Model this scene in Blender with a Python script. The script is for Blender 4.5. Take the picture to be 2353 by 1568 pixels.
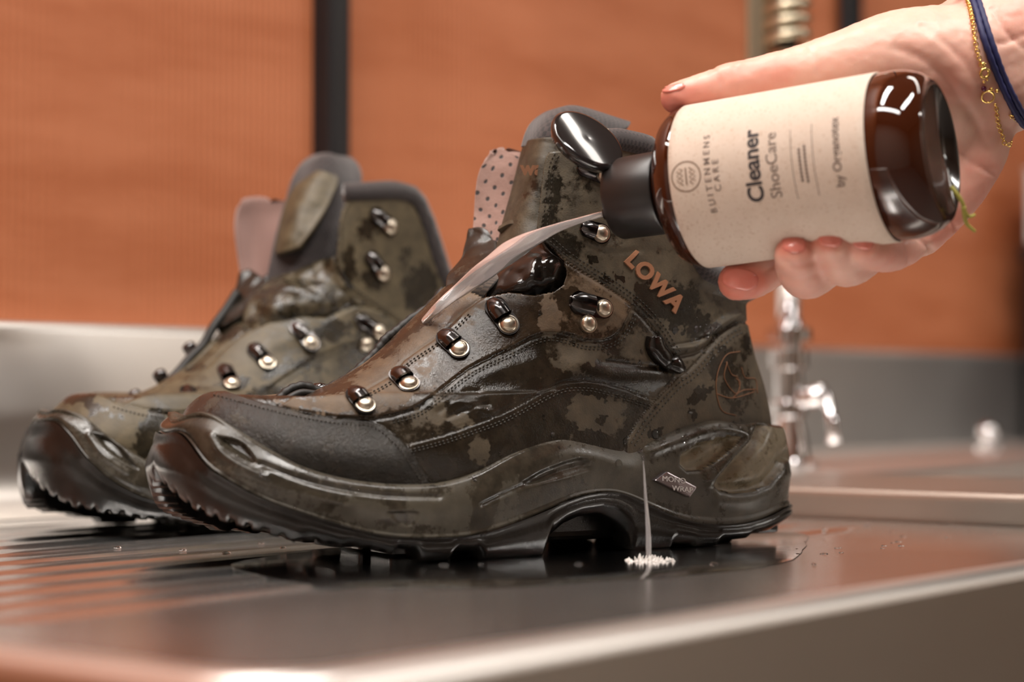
import bpy, bmesh, math, random
import numpy as np
from mathutils import Vector, Matrix, noise as mnoise
from mathutils.bvhtree import BVHTree

for o in list(bpy.data.objects): bpy.data.objects.remove(o, do_unlink=True)
scene = bpy.context.scene
COL = scene.collection
random.seed(7); rng = np.random.default_rng(7)

# ------------------------------------------------------------------ camera
F = 4650.0; CAMZ = 0.066; PX, PY = 1176.5, 784.0
TILT = math.atan(116.0 / F)              # the horizon lies 116 px below the centre
cam_d = bpy.data.cameras.new('camera'); cam = bpy.data.objects.new('camera', cam_d); COL.objects.link(cam)
cam_d.sensor_width = 36.0; cam_d.lens = F / 2353.0 * 36.0
cam.location = (0, 0, CAMZ); cam.rotation_euler = (math.pi / 2 + TILT, 0, 0)
cam_d.clip_start = 0.01
cam_d.dof.use_dof = True; cam_d.dof.focus_distance = 0.828; cam_d.dof.aperture_fstop = 5.6
scene.camera = cam

# ------------------------------------------------------------------ sink frame (u along the sink, v to the wall)
UA = math.atan2(3634.0, F)
U = np.array([math.sin(UA), math.cos(UA)]); V = np.array([-math.cos(UA), math.sin(UA)])
U0, V0 = 0.297, 0.294        # front corner of the drainer
V1 = 0.872                   # foot of the upstand
UF = 0.929                   # end of the drainer
UB = 1.105                   # start of the basin
def sw(u, v, z): return Vector((u * U[0] + v * V[0], u * U[1] + v * V[1], z))
SINK_ROT = math.atan2(U[1], U[0])

# ------------------------------------------------------------------ world, lamps, exposure
world = bpy.data.worlds.new('room_air'); scene.world = world; world.use_nodes = True
world.node_tree.nodes['Background'].inputs[0].default_value = (0.5, 0.46, 0.42, 1)
world.node_tree.nodes['Background'].inputs[1].default_value = 0.06
scene.view_settings.view_transform = 'Standard'; scene.view_settings.look = 'None'
scene.view_settings.exposure = 0.0; scene.view_settings.gamma = 1.0; scene.view_settings.use_curve_mapping = False
def area(name, u, v, z, sx, sy, power, col, aim=None):
    d = bpy.data.lights.new(name, 'AREA'); d.shape = 'RECTANGLE'; d.size = sx; d.size_y = sy; d.energy = power; d.color = col
    o = bpy.data.objects.new(name, d); COL.objects.link(o); o.location = sw(u, v, z)
    if aim is None: o.rotation_euler = (0, 0, SINK_ROT)
    else: o.rotation_euler = (Vector(aim) - o.location).to_track_quat('-Z', 'Y').to_euler()
    return o
CEIL = 1.75
WARM = (1.0, 0.96, 0.915)
LAMPS = [(-0.35, 0.25, 0.16, 1.2, 9), (0.50, -0.35, 1.1, 0.16, 12), (0.35, 0.62, 0.9, 0.14, 9), (1.75, 0.0, 0.16, 1.2, 2.2), (2.9, -1.9, 1.3, 0.16, 14)]  # last lamp is added to brighten the pale board mirrored in the steel
for i, (u, v, sx, sy, p) in enumerate(LAMPS):
    area('ceiling_lamp_light', u, v, CEIL - 0.045, sx, sy, p * 2.2, WARM)

# ------------------------------------------------------------------ pixel geometry
ct, st = math.cos(TILT), math.sin(TILT)
def proj(p):
    p = np.asarray(p, float); x, y, z = p[..., 0], p[..., 1], p[..., 2] - CAMZ
    d = y * ct + z * st; u = -y * st + z * ct
    return np.stack([PX + F * x / d, PY - F * u / d], -1)
def ray(px, py):
    cx, cz = (px - PX) / F, (PY - py) / F
    return Vector((cx, ct - cz * st, st + cz * ct))
EYE = Vector((0, 0, CAMZ))
def at(px, py, y):                       # the point of a pixel's ray at depth y
    d = ray(px, py); return EYE + d * (y / d.y)
def catmull(pts, n, closed=False):
    P = np.asarray(pts, float); m = len(P)
    if closed:
        Q = np.vstack([P[-1], P, P[0], P[1]]); segs = m
    else:
        Q = np.vstack([2 * P[0] - P[1], P, 2 * P[-1] - P[-2]]); segs = m - 1
    t = np.linspace(0, segs, n, endpoint=not closed); i = np.minimum(t.astype(int), segs - 1); f = (t - i)[:, None]
    a, b, c, d = Q[i], Q[i + 1], Q[i + 2], Q[i + 3]
    return 0.5 * (2 * b + (c - a) * f + (2 * a - 5 * b + 4 * c - d) * f ** 2 + (3 * b - a - 3 * c + d) * f ** 3)
def resample(P, n, closed=False):
    P = np.asarray(P, float)
    if closed: P = np.vstack([P, P[:1]])
    L = np.concatenate([[0], np.cumsum(np.linalg.norm(np.diff(P, axis=0), axis=1))])
    t = np.linspace(0, L[-1], n, endpoint=not closed)
    return np.stack([np.interp(t, L, P[:, k]) for k in range(P.shape[1])], 1)
def dist_poly(P, poly, closed=False, margin=60.0):
    P = np.asarray(P, float); poly = np.asarray(poly, float)
    out = np.full(len(P), 1e4)
    lo, hi = poly.min(0) - margin, poly.max(0) + margin
    idx = np.where((P[:, 0] > lo[0]) & (P[:, 0] < hi[0]) & (P[:, 1] > lo[1]) & (P[:, 1] < hi[1]))[0]
    if not len(idx): return out
    Q = P[idx]; best = np.full(len(Q), 1e8)
    m = len(poly)
    for i in range(m if closed else m - 1):
        a, b = poly[i], poly[(i + 1) % m]; ab = b - a; q = Q - a
        t = np.clip((q @ ab) / max(ab @ ab, 1e-9), 0, 1); dd = q - t[:, None] * ab
        best = np.minimum(best, (dd * dd).sum(1))
    out[idx] = np.sqrt(best); return out
def in_poly(P, poly):
    P = np.asarray(P, float); x, y = P[:, 0], P[:, 1]; c = np.zeros(len(P), bool); poly = np.asarray(poly, float)
    j = len(poly) - 1
    for i in range(len(poly)):
        xi, yi = poly[i]; xj, yj = poly[j]
        if yi != yj: c ^= ((yi > y) != (yj > y)) & (x < (xj - xi) * (y - yi) / (yj - yi) + xi)
        j = i
    return c
def sdf(P, poly, margin=60.0):
    d = dist_poly(P, poly, True, margin); return np.where(in_poly(P, poly), -d, d)
def sstep(a, b, x):
    t = np.clip((x - a) / (b - a), 0, 1); return t * t * (3 - 2 * t)
def poly_smooth(pts, n=8): return catmull(pts, (len(pts) - 1) * n + 1)

# ------------------------------------------------------------------ objects
def tag(o, label=None, cat=None, group=None, kind=None):
    if label: o['label'] = label
    if cat: o['category'] = cat
    if group: o['group'] = group
    if kind: o['kind'] = kind
    return o
def empty(name, loc=(0, 0, 0)):
    o = bpy.data.objects.new(name, None); COL.objects.link(o); o.location = loc; o.empty_display_size = 0.01; return o
def put(name, me, mat=None, parent=None, smooth=True):
    if mat is not None and not me.materials: me.materials.append(mat)
    if smooth:
        me.polygons.foreach_set('use_smooth', [True] * len(me.polygons))
    o = bpy.data.objects.new(name, me); COL.objects.link(o)
    if parent is not None:
        o.parent = parent; o.matrix_parent_inverse = Matrix.Translation(-Vector(parent.location))
    return o
def mesh(verts, faces, name='m'):
    me = bpy.data.meshes.new(name); me.from_pydata([tuple(map(float, v)) for v in verts], [], [tuple(map(int, f)) for f in faces]); me.update(); return me
def mesh_np(V_, Fq, name='m'):
    V_ = np.ascontiguousarray(V_, np.float32); Fq = np.ascontiguousarray(Fq, np.int32); n = len(Fq); k = Fq.shape[1]
    me = bpy.data.meshes.new(name); me.vertices.add(len(V_)); me.vertices.foreach_set('co', V_.ravel())
    me.loops.add(n * k); me.loops.foreach_set('vertex_index', Fq.ravel())
    me.polygons.add(n); me.polygons.foreach_set('loop_start', np.arange(0, n * k, k, dtype=np.int32))
    me.update(calc_edges=True); me.validate(); return me
def attr(me, name, vals):
    a = me.attributes.new(name, 'FLOAT', 'POINT'); a.data.foreach_set('value', np.ascontiguousarray(vals, np.float32))
def bm_mesh(bm, name='m'):
    me = bpy.data.meshes.new(name); bm.to_mesh(me); bm.free(); return me
def mod(o, typ, **kw):
    m = o.modifiers.new(typ.lower(), typ)
    for k, v in kw.items(): setattr(m, k, v)
    return m
def frame_from(n, up):
    n = Vector(n).normalized(); x = Vector(up) - n * n.dot(Vector(up)); x.normalize(); y = n.cross(x)
    return x, y, n
def tube(path, r, n=10, cap=True, closed=False):
    """verts, faces of a tube along a polyline; r scalar or list"""
    P = [Vector(p) for p in path]; m = len(P); R = [r] * m if np.isscalar(r) else list(r)
    vs, fs = [], []; prev = None
    for i, p in enumerate(P):
        t = (P[(i + 1) % m] - P[i - 1]) if closed else (P[min(i + 1, m - 1)] - P[max(i - 1, 0)])
        t.normalize()
        if prev is None:
            a = Vector((0, 0, 1)) if abs(t.z) < 0.9 else Vector((1, 0, 0)); x = t.cross(a).normalized()
        else:
            x = prev - t * prev.dot(t); x.normalize()
        prev = x; y = t.cross(x)
        for k in range(n):
            an = 2 * math.pi * k / n; vs.append(p + (x * math.cos(an) + y * math.sin(an)) * R[i])
    for i in range(m if closed else m - 1):
        for k in range(n):
            a = i * n + k; b = i * n + (k + 1) % n; c = ((i + 1) % m) * n + (k + 1) % n; d = ((i + 1) % m) * n + k
            fs.append((a, b, c, d))
    if cap and not closed:
        fs.append(tuple(reversed(range(n)))); fs.append(tuple((m - 1) * n + k for k in range(n)))
    return vs, fs
class MB:
    def __init__(s): s.v = []; s.f = []
    def add(s, vs, fs):
        b = len(s.v); s.v += [Vector(v) for v in vs]; s.f += [tuple(i + b for i in f) for f in fs]; return s
    def tube(s, *a, **k): return s.add(*tube(*a, **k))
    def box(s, c, sx, sy, sz, M=None):
        vs = [Vector((x * sx / 2, y * sy / 2, z * sz / 2)) for x in (-1, 1) for y in (-1, 1) for z in (-1, 1)]
        if M is not None: vs = [M @ v for v in vs]
        vs = [v + Vector(c) for v in vs]
        return s.add(vs, [(0, 1, 3, 2), (4, 6, 7, 5), (0, 4, 5, 1), (2, 3, 7, 6), (0, 2, 6, 4), (1, 5, 7, 3)])
    def lathe(s, prof, org, axis, n=32, up=None, ph=0.0):
        """prof: (distance along the axis, radius)"""
        axis = Vector(axis).normalized()
        up = Vector(up) if up is not None else (Vector((0, 0, 1)) if abs(axis.z) < 0.9 else Vector((1, 0, 0)))
        x, y, a = frame_from(axis, up); vs, fs = [], []
        for (d, r) in prof:
            for k in range(n):
                an = 2 * math.pi * k / n + ph; vs.append(Vector(org) + a * d + (x * math.cos(an) + y * math.sin(an)) * r)
        for i in range(len(prof) - 1):
            for k in range(n):
                fs.append((i * n + k, i * n + (k + 1) % n, (i + 1) * n + (k + 1) % n, (i + 1) * n + k))
        if prof[0][1] > 1e-6: fs.append(tuple(reversed(range(n))))
        if prof[-1][1] > 1e-6: fs.append(tuple((len(prof) - 1) * n + k for k in range(n)))
        return s.add(vs, fs)
    def build(s, name, mat, parent=None, smooth=True, auto=None):
        o = put(name, mesh(s.v, s.f), mat, parent, smooth)
        if auto: mod(o, 'EDGE_SPLIT', split_angle=math.radians(auto))
        return o

# ------------------------------------------------------------------ materials
class NT:
    def __init__(s, name):
        s.m = bpy.data.materials.new(name); s.m.use_nodes = True; s.t = s.m.node_tree; s.n = s.t.nodes; s.l = s.t.links
        s.b = s.n['Principled BSDF']
    def new(s, typ, **kw):
        n = s.n.new(typ)
        for k, v in kw.items(): setattr(n, k, v)
        return n
    def link(s, a, b): s.l.new(a, b)
    def val(s, sock, v):
        if hasattr(v, 'node'): s.l.new(v, sock)
        else: sock.default_value = v
    def math(s, op, a, b=0.0, c=None, clamp=False):
        n = s.new('ShaderNodeMath', operation=op, use_clamp=clamp); s.val(n.inputs[0], a); s.val(n.inputs[1], b)
        if c is not None: s.val(n.inputs[2], c)
        return n.outputs[0]
    def mix(s, f, a, b):
        n = s.new('ShaderNodeMix', data_type='RGBA'); s.val(n.inputs['Factor'], f)
        for k, v in ((6, a), (7, b)):
            if hasattr(v, 'node'): s.l.new(v, n.inputs[k])
            else: n.inputs[k].default_value = (*v, 1) if len(v) == 3 else v
        return n.outputs[2]
    def coord(s, scale=(1, 1, 1), kind='Object', rot=(0, 0, 0)):
        c = s.new('ShaderNodeTexCoord'); m = s.new('ShaderNodeMapping'); m.inputs['Scale'].default_value = scale; m.inputs['Rotation'].default_value = rot
        s.link(c.outputs[kind], m.inputs['Vector']); return m.outputs[0]
    def noise(s, vec, scale, detail=4, rough=0.55, dist=0.0):
        n = s.new('ShaderNodeTexNoise'); s.link(vec, n.inputs['Vector']); n.inputs['Scale'].default_value = scale
        n.inputs['Detail'].default_value = detail; n.inputs['Roughness'].default_value = rough; n.inputs['Distortion'].default_value = dist
        return n.outputs['Fac']
    def ramp(s, f, a, b, lo=0.0, hi=1.0):
        n = s.new('ShaderNodeMapRange', interpolation_type='SMOOTHSTEP'); s.val(n.inputs[0], f)
        n.inputs[1].default_value = a; n.inputs[2].default_value = b; n.inputs[3].default_value = lo; n.inputs[4].default_value = hi
        return n.outputs[0]
    def bump(s, h, strength, dist):
        n = s.new('ShaderNodeBump'); n.inputs['Strength'].default_value = strength; n.inputs['Distance'].default_value = dist
        s.link(h, n.inputs['Height']); s.link(n.outputs[0], s.b.inputs['Normal']); return n
    def attr(s, name):
        n = s.new('ShaderNodeAttribute'); n.attribute_name = name; return n.outputs['Fac']
    def set(s, **kw):
        for k, v in kw.items():
            sock = s.b.inputs[k.replace('_', ' ')]
            if hasattr(v, 'node'): s.l.new(v, sock)
            elif isinstance(v, tuple) and len(v) == 3 and sock.type == 'RGBA': sock.default_value = (*v, 1)
            else: sock.default_value = v
        return s
def srgb(r, g, b):
    f = lambda c: (c / 12.92 if c <= 0.04045 else ((c + 0.055) / 1.055) ** 2.4)
    return tuple(f(x / 255.0) for x in (r, g, b))
def plain(name, col, rough=0.5, metal=0.0, **kw):
    t = NT(name); v = t.coord(); n = t.noise(v, 60, 5)
    t.set(Base_Color=t.mix(t.math('MULTIPLY', n, 0.5), col, tuple(c * 0.72 for c in col)), Roughness=rough, Metallic=metal, **kw)
    return t.m
def leather(name, wet, dry, edge=0.5, grain=0.25, rw=0.2, rd=0.62, spec=0.5):
    t = NT(name); v = t.coord(); d = t.attr('dry')
    n1 = t.noise(v, 75, 6, 0.65); n2 = t.noise(v, 330, 5, 0.7)
    f = t.math('ADD', d, t.math('ADD', t.math('MULTIPLY', t.math('SUBTRACT', n1, 0.5), 0.95), t.math('MULTIPLY', t.math('SUBTRACT', n2, 0.5), 0.75)))
    f = t.math('MULTIPLY', t.ramp(f, 0.36, 0.64), t.ramp(t.noise(v, 33, 3), 0.2, 0.6, 0.62, 1.0))
    n3 = t.noise(v, 160, 4, 0.6)
    dc = t.mix(t.ramp(n3, 0.25, 0.75), dry, tuple(c * 0.58 for c in dry))
    wc = t.mix(t.ramp(n3, 0.35, 0.75), wet, tuple(c * 2.0 for c in wet))
    t.set(Base_Color=t.mix(f, wc, dc), Roughness=t.math('ADD', rw, t.math('MULTIPLY', f, rd - rw)), Specular_IOR_Level=spec)
    g = t.math('ADD', t.noise(v, 1500, 3, 0.6), t.math('MULTIPLY', t.noise(v, 420, 3, 0.5), 0.8))
    t.bump(g, grain, 0.0006)
    return t.m
def steel(name, col, rough, streak=(1, 60, 60), rot=0.0, rvar=0.12, bump=0.03):
    t = NT(name); v = t.coord(streak, rot=(0, 0, rot)); n = t.noise(v, 8, 6, 0.65); v2 = t.coord(); n2 = t.noise(v2, 9, 5, 0.6)
    t.set(Base_Color=col, Metallic=1.0, Roughness=t.math('ADD', rough, t.math('MULTIPLY', t.math('SUBTRACT', t.math('ADD', t.math('MULTIPLY', n, 0.4), t.math('MULTIPLY', n2, 0.6)), 0.5), rvar)))
    t.bump(n, bump, 0.0005); return t.m
def water_mat(name, rough=0.02, tint=(1, 1, 1), milk=0.0):
    t = NT(name); t.set(Base_Color=tint, Transmission_Weight=1.0 - milk, IOR=1.33, Roughness=rough)
    v = t.coord(); n = t.noise(v, 40, 3); t.bump(n, 0.04, 0.002)
    return t.m
M = {}
M['water'] = water_mat('clear_water'); M['film'] = water_mat('water_film', 0.13)
M['stream'] = water_mat('aerated_water', 0.16, (0.90, 0.89, 0.90), 0.22)
M['foam'] = plain('white_froth', (0.75, 0.72, 0.68), 0.35)
# ------------------------------------------------------------------ boots: shape shared by the pair
LAT = [(0, 0), (.012, .016), (.05, .0315), (.13, .0450), (.25, .0520), (.35, .0530), (.48, .0485), (.6, .0430), (.7, .0405), (.85, .0390), (.94, .0300), (.985, .0150), (1, 0)]
MED = [(0, 0), (.012, -.017), (.06, -.034), (.17, -.046), (.29, -.048), (.43, -.041), (.58, -.034), (.74, -.034), (.89, -.033), (.965, -.021), (1, 0)]
LEN = 0.298
#        front s, z      back s, z     width  n    foot-plan weight
RINGS = [(.010, .032, .286, .018, .0470, 2.7, 1.0),
         (.011, .046, .290, .036, .0485, 2.6, 1.0),
         (.020, .0590, .290, .052, .0465, 2.45, 0.9),
         (.031, .0645, .288, .064, .0440, 2.35, 0.75),
         (.060, .0632, .285, .074, .0415, 2.2, 0.55),
         (.090, .0765, .281, .083, .0395, 2.1, 0.35),
         (.113, .0955, .278, .093, .0375, 2.1, 0.2),
         (.134, .1160, .276, .102, .0365, 2.2, 0.1)]
TOP_Z = [(.14, .160), (.155, .164), (.19, .168), (.205, .166), (.214, .152), (.224, .128), (.236, .115), (.26, .109), (.29, .107)]
class Boot:
    def __init__(s, O, psi, vis, hid):
        p = math.radians(psi); s.O = np.array(O); s.a = np.array([math.cos(p), math.sin(p)]); s.l = np.array([math.sin(p), -math.cos(p)])
        s.vis, s.hid = vis, hid
    def W(s, q):                          # local (s, w, z) -> world
        q = np.asarray(q, float)
        xy = s.O + q[..., 0:1] * s.a + q[..., 1:2] * s.l
        return np.concatenate([xy, q[..., 2:3]], -1)
    def onw(s, px, py, w):                # where a pixel's ray meets the upright plane w of the boot
        d = ray(px, py); dd = np.array([d.x, d.y]); t = (w + s.l @ s.O) / (s.l @ dd)
        return EYE + d * t
    # ---- outline of the sole
    def outline(s, n=900):
        v = np.array(s.vis); h = np.array(s.hid)[::-1]
        P = np.vstack([v, h[1:-1]]) * [LEN, 1]
        sg = np.sign(P[:, 1]); d = catmull(P, 1500, True); d = resample(d, n, True)
        k = np.argmin(np.abs(d[:, 0]) + 10 * np.abs(d[:, 1]) * (d[:, 0] < .01) + (d[:, 0] > .01)); d = np.roll(d, -k, 0)
        return d
    def make_outline(s):
        s.ol = s.outline(); d = np.linalg.norm(np.diff(np.vstack([s.ol, s.ol[:1]]), axis=0), axis=1)
        s.arc = np.concatenate([[0], np.cumsum(d)])[:-1]; s.per = d.sum()
        t = np.roll(s.ol, -1, 0) - np.roll(s.ol, 1, 0); t /= np.linalg.norm(t, axis=1)[:, None]
        nrm = np.stack([-t[:, 1], t[:, 0]], 1)
        c = s.ol.mean(0)
        if ((s.ol - c) * nrm).sum() < 0: nrm = -nrm
        s.on = nrm
        n = len(s.ol); vs = np.vstack([s.W(np.column_stack([s.ol, np.full(n, z)])) for z in (-.02, .12)])
        s.wall = BVHTree.FromPolygons([Vector(v) for v in vs], [(i, (i + 1) % n, n + (i + 1) % n, n + i) for i in range(n)])
        heel = s.arc[np.argmax(s.ol[:, 0])]; s.heel = heel
    def line(s, pts, smooth=3, dense=True):
        """pixel line -> height as a function of signed arc length on the sole wall"""
        P = poly_smooth(pts, 6) if dense else np.array(pts, float); out = []
        for x, y in P:
            h = s.wall.ray_cast(EYE, ray(x, y))
            if h[0] is None: continue
            i = h[2] % len(s.ol); a = s.arc[i]
            if a > s.per * 0.75: a -= s.per
            out.append((a, h[0].z))
        out = sorted(out); A = np.array(out); lo, hi = A[0, 0], A[-1, 0]
        sa = np.where(s.arc > s.per * 0.8, s.arc - s.per, s.arc)
        z = np.interp(sa, A[:, 0], A[:, 1])
        s_v = np.interp(sa, s.arc, s.ol[:, 0]); vis = (s.arc <= s.heel)
        # hidden side: the same height at the same place along the boot
        sv = s.ol[vis, 0]; zv = z[vis]; o = np.argsort(sv)
        zh = np.interp(s.ol[:, 0], sv[o], zv[o])
        hidden = (sa > hi) | (sa < lo)
        z = np.where(hidden & ~vis, zh, z)
        if smooth:
            k = np.ones(2 * smooth + 1) / (2 * smooth + 1); z = np.convolve(np.concatenate([z[-smooth:], z, z[:smooth]]), k, 'valid')
        return z
    # ---- upper
    def upper_grid(s, nv=440, nh=150, rows=270):
        th = np.concatenate([np.linspace(0, math.pi, nv + 1), np.linspace(math.pi, 2 * math.pi, nh + 1)[1:-1]])
        s.th = th; s.nv = nv; ctrl = []
        def ring(Fs, Fz, Bs, Bz, Wd, n, k):
            c, q = np.cos(th), np.sin(th)
            xi = -np.sign(c) * np.abs(c) ** (2 / n); eta = np.sign(q) * np.abs(q) ** (2 / n)
            g0 = np.interp(xi, [-1, -.65, -.3, .1, .4, .75, 1], [.97, .99, 1.0, .90, .80, .775, .78])
            ww = Wd * eta * (1 + k * (g0 - 1)); ww = np.where(ww < 0, ww * 0.93, ww)
            return np.stack([(Fs + Bs) / 2 + (Bs - Fs) / 2 * xi, ww, (Fz + Bz) / 2 + (Bz - Fz) / 2 * xi], 1)
        for r in RINGS: ctrl.append(ring(*r))
        top = ring(.148, .15, .278, .15, .0375, 2.4, 0); tz = np.array(TOP_Z); top[:, 2] = np.interp(top[:, 0], tz[:, 0], tz[:, 1])
        kk = np.ones(9) / 9; top[:, 2] = np.convolve(np.concatenate([top[-4:, 2], top[:, 2], top[:4, 2]]), kk, 'valid')
        mid = 0.5 * (ctrl[-1] + top); mid[:, 1] *= 0.985; mid[:, 0] = np.where(mid[:, 0] < .2, mid[:, 0] - .001, mid[:, 0] - .0015)
        ctrl += [mid, top]
        C = np.array(ctrl)                                     # rings x cols x 3
        Q = np.concatenate([2 * C[:1] - C[1:2], C, 2 * C[-1:] - C[-2:-1]])
        t = np.linspace(0, len(C) - 1, rows); i = np.minimum(t.astype(int), len(C) - 2); f = (t - i)[:, None, None]
        a, b, c, d = Q[i], Q[i + 1], Q[i + 2], Q[i + 3]
        G = 0.5 * (2 * b + (c - a) * f + (2 * a - 5 * b + 4 * c - d) * f ** 2 + (3 * b - a - 3 * c + d) * f ** 3)
        s.ctop = top; s.rows = rows; s.ncol = len(th)
        s.G = s.W(G)                                           # rows x cols x 3 world
        s.twin = np.array([k if k <= nv else int(round((2 * math.pi - th[k]) / math.pi * nv)) for k in range(len(th))])
    def normals(s):
        G = s.G; du = np.roll(G, -1, 1) - np.roll(G, 1, 1); dv = np.gradient(G, axis=0)
        n = np.cross(du, dv); n /= np.linalg.norm(n, axis=2)[..., None] + 1e-12
        c = G.mean((0, 1)); 
        if (((G - c) * n).sum(2)).mean() < 0: n = -n
        return n
    def hit(s, px, py):
        h = s.bvh.ray_cast(EYE, ray(px, py))
        if h[0] is None: return None, None
        return h[0], (h[1] if h[1].dot(ray(px, py)) < 0 else -h[1])
    def follow(s, pts, n=8, off=0.0, wback=0.0):
        """pixel polyline -> points lying on the upper"""
        out = []
        for x, y in poly_smooth(pts, n):
            p, nn = s.hit(x, y)
            if p is None: p = s.onw(x, y, wback); nn = -ray(x, y).normalized()
            out.append((p + nn * off, nn))
        return out

def blob_field(P, blobs, v):
    """dry (1) and wet (0) patches: (cx, cy, rx, ry, angle, value)"""
    for cx, cy, rx, ry, an, val in blobs:
        a = math.radians(an); dx, dy = P[:, 0] - cx, P[:, 1] - cy
        x = (dx * math.cos(a) + dy * math.sin(a)) / rx; y = (-dx * math.sin(a) + dy * math.cos(a)) / ry
        f = 1 - sstep(0.6, 1.25, np.sqrt(x * x + y * y)); v = v * (1 - f) + val * f
    return v

def build_upper(B, root, panels, seams, drop, blobs, mats, creases=(), default='quarter', res=(440, 150, 270), base_dry=0.5, drop_far=()):
    """panels: (name, polygon, raise_mm, dryness); seams: (polyline, depth_mm, half width px); creases: ridges"""
    B.upper_grid(*res); G = B.G; R, Cn = G.shape[:2]
    vis = G[:, :B.nv + 1].reshape(-1, 3); P = proj(vis)
    k = F / vis[:, 1] / 1000.0                               # px per mm
    disp = np.zeros(len(P)); pid = np.zeros(len(P), int); dry = np.full(len(P), base_dry)
    for i, (nm, poly, up, dr) in enumerate(panels):
        d = sdf(P, poly, 40); ins = 1 - sstep(-0.5, 1.0, d / k)
        disp = disp * (1 - ins) + up * ins; pid[d < 0] = i + 1
        # a stitched edge: slightly rolled
        disp -= 0.25 * np.exp(-((d / k - 0.9) / 0.5) ** 2)
        if dr is not None: dry[d < 0] = dr
    for pl, dep, wd in seams:
        d = dist_poly(P, poly_smooth(pl, 6), False, 40) / k; disp -= dep * np.exp(-(d / (wd)) ** 2)
    for pl, up, wd in creases:
        d = dist_poly(P, poly_smooth(pl, 6), False, 80) / k; disp += up * np.exp(-(d / (wd)) ** 2)
    wp = np.array([[mnoise.noise(Vector(v) * 260), mnoise.noise(Vector(v) * 260 + Vector((7, 3, 1)))] for v in vis]) * 16 + np.array([[mnoise.noise(Vector(v) * 800), mnoise.noise(Vector(v) * 800 + Vector((7, 3, 1)))] for v in vis]) * 9
    dry = blob_field(P + wp, blobs, dry)
    # leather is never flat
    wob = np.array([mnoise.noise(Vector(v) * 55.0) * 0.5 + mnoise.noise(Vector(v) * 130.0) * 0.22 for v in vis[::1]])
    disp += wob * 0.55
    dropm = np.zeros(len(P), bool)
    for poly in drop: dropm |= in_poly(P, poly)
    pid[dropm] = -1
    sh = (R, B.nv + 1); disp, pid, dry = disp.reshape(sh)[:, B.twin], pid.reshape(sh)[:, B.twin], dry.reshape(sh)[:, B.twin]
    if drop_far:
        Ph = proj(G[:, B.nv + 1:].reshape(-1, 3)); dm = np.zeros(len(Ph), bool)
        for poly in drop_far: dm |= in_poly(Ph, poly)
        pid[:, B.nv + 1:][dm.reshape(R, -1)] = -1
    B.G = G + B.normals() * (disp[..., None] / 1000.0)
    V_ = B.G.reshape(-1, 3); dryf = dry.reshape(-1)
    ii, jj = np.meshgrid(np.arange(R - 1), np.arange(Cn), indexing='ij'); j2 = (jj + 1) % Cn
    Fq = np.stack([ii * Cn + jj, (ii + 1) * Cn + jj, (ii + 1) * Cn + j2, ii * Cn + j2], -1).reshape(-1, 4)
    fp = pid[:-1][ii[:, :], jj].reshape(-1)
    keep = fp >= 0
    if R * Cn < 80000:                       # stray islands of a panel join the quarter
        for i in range(1, len(panels) + 1):
            mk = (fp == i).reshape(R - 1, Cn)
            if not mk.any(): continue
            lb = np.where(mk, np.arange(1, mk.size + 1).reshape(mk.shape), 0)
            for _ in range(700):
                n2 = np.maximum.reduce([lb, np.roll(lb, 1, 1), np.roll(lb, -1, 1), np.vstack([lb[:1], lb[:-1]]), np.vstack([lb[1:], lb[-1:]])]) * mk
                if (n2 == lb).all(): break
                lb = n2
            ids, cnt = np.unique(lb[mk], return_counts=True); big = ids[cnt.argmax()]
            fp[(mk & (lb != big)).reshape(-1)] = 0
    B.bvh = BVHTree.FromPolygons([Vector(v) for v in V_], [tuple(f) for f in Fq[keep].tolist()])
    names = [default] + [p[0] for p in panels]
    for i, nm in enumerate(names):
        f = Fq[fp == i]
        if not len(f): continue
        u, inv = np.unique(f, return_inverse=True)
        me = mesh_np(V_[u], inv.reshape(-1, 4)[:, ::-1]); attr(me, 'dry', dryf[u])
        o = put(nm, me, mats.get(nm, mats['default']), root)
        mod(o, 'SOLIDIFY', thickness=0.0022, offset=-1.0)

def sheet(B, rows, nu=28, nv=40, wrinkle=0.0, seed=0.0):
    """rows of (px, py, w): a leather or cloth sheet through points on upright planes of the boot"""
    C = np.array([[tuple(B.onw(*p)) for p in r] for r in rows])
    Gv = np.stack([catmull(C[:, j], nv) for j in range(C.shape[1])], 1)
    G = np.stack([catmull(Gv[i], nu) for i in range(nv)], 0)
    if wrinkle:
        for i in range(nv):
            for j in range(nu):
                p = Vector(G[i, j]); e = min(1, 6 * min(i, nv - 1 - i, j, nu - 1 - j) / min(nu, nv) + .25)
                G[i, j, 1] += wrinkle * e * (mnoise.noise(p * 90 + Vector((seed, 0, 0))) + .5 * mnoise.noise(p * 210 + Vector((seed, 3, 0))))
    V_ = G.reshape(-1, 3); a, b = np.meshgrid(np.arange(nv - 1), np.arange(nu - 1), indexing='ij')
    Fq = np.stack([a * nu + b, a * nu + b + 1, (a + 1) * nu + b + 1, (a + 1) * nu + b], -1).reshape(-1, 4)
    me = mesh_np(V_, Fq); uv = me.uv_layers.new(name='UVMap')
    li = np.zeros(len(me.loops), np.int32); me.loops.foreach_get('vertex_index', li)
    L = np.concatenate([[0], np.cumsum(np.linalg.norm(np.diff(G[:, nu // 2], axis=0), axis=1))]); Wd = np.concatenate([[0], np.cumsum(np.linalg.norm(np.diff(G[nv // 2], axis=0), axis=1))])
    uvs = np.stack([Wd[li % nu], L[li // nu]], 1); uv.data.foreach_set('uv', uvs.ravel().astype(np.float32))
    attr(me, 'dry', np.full(len(V_), 0.5)); return me
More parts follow.
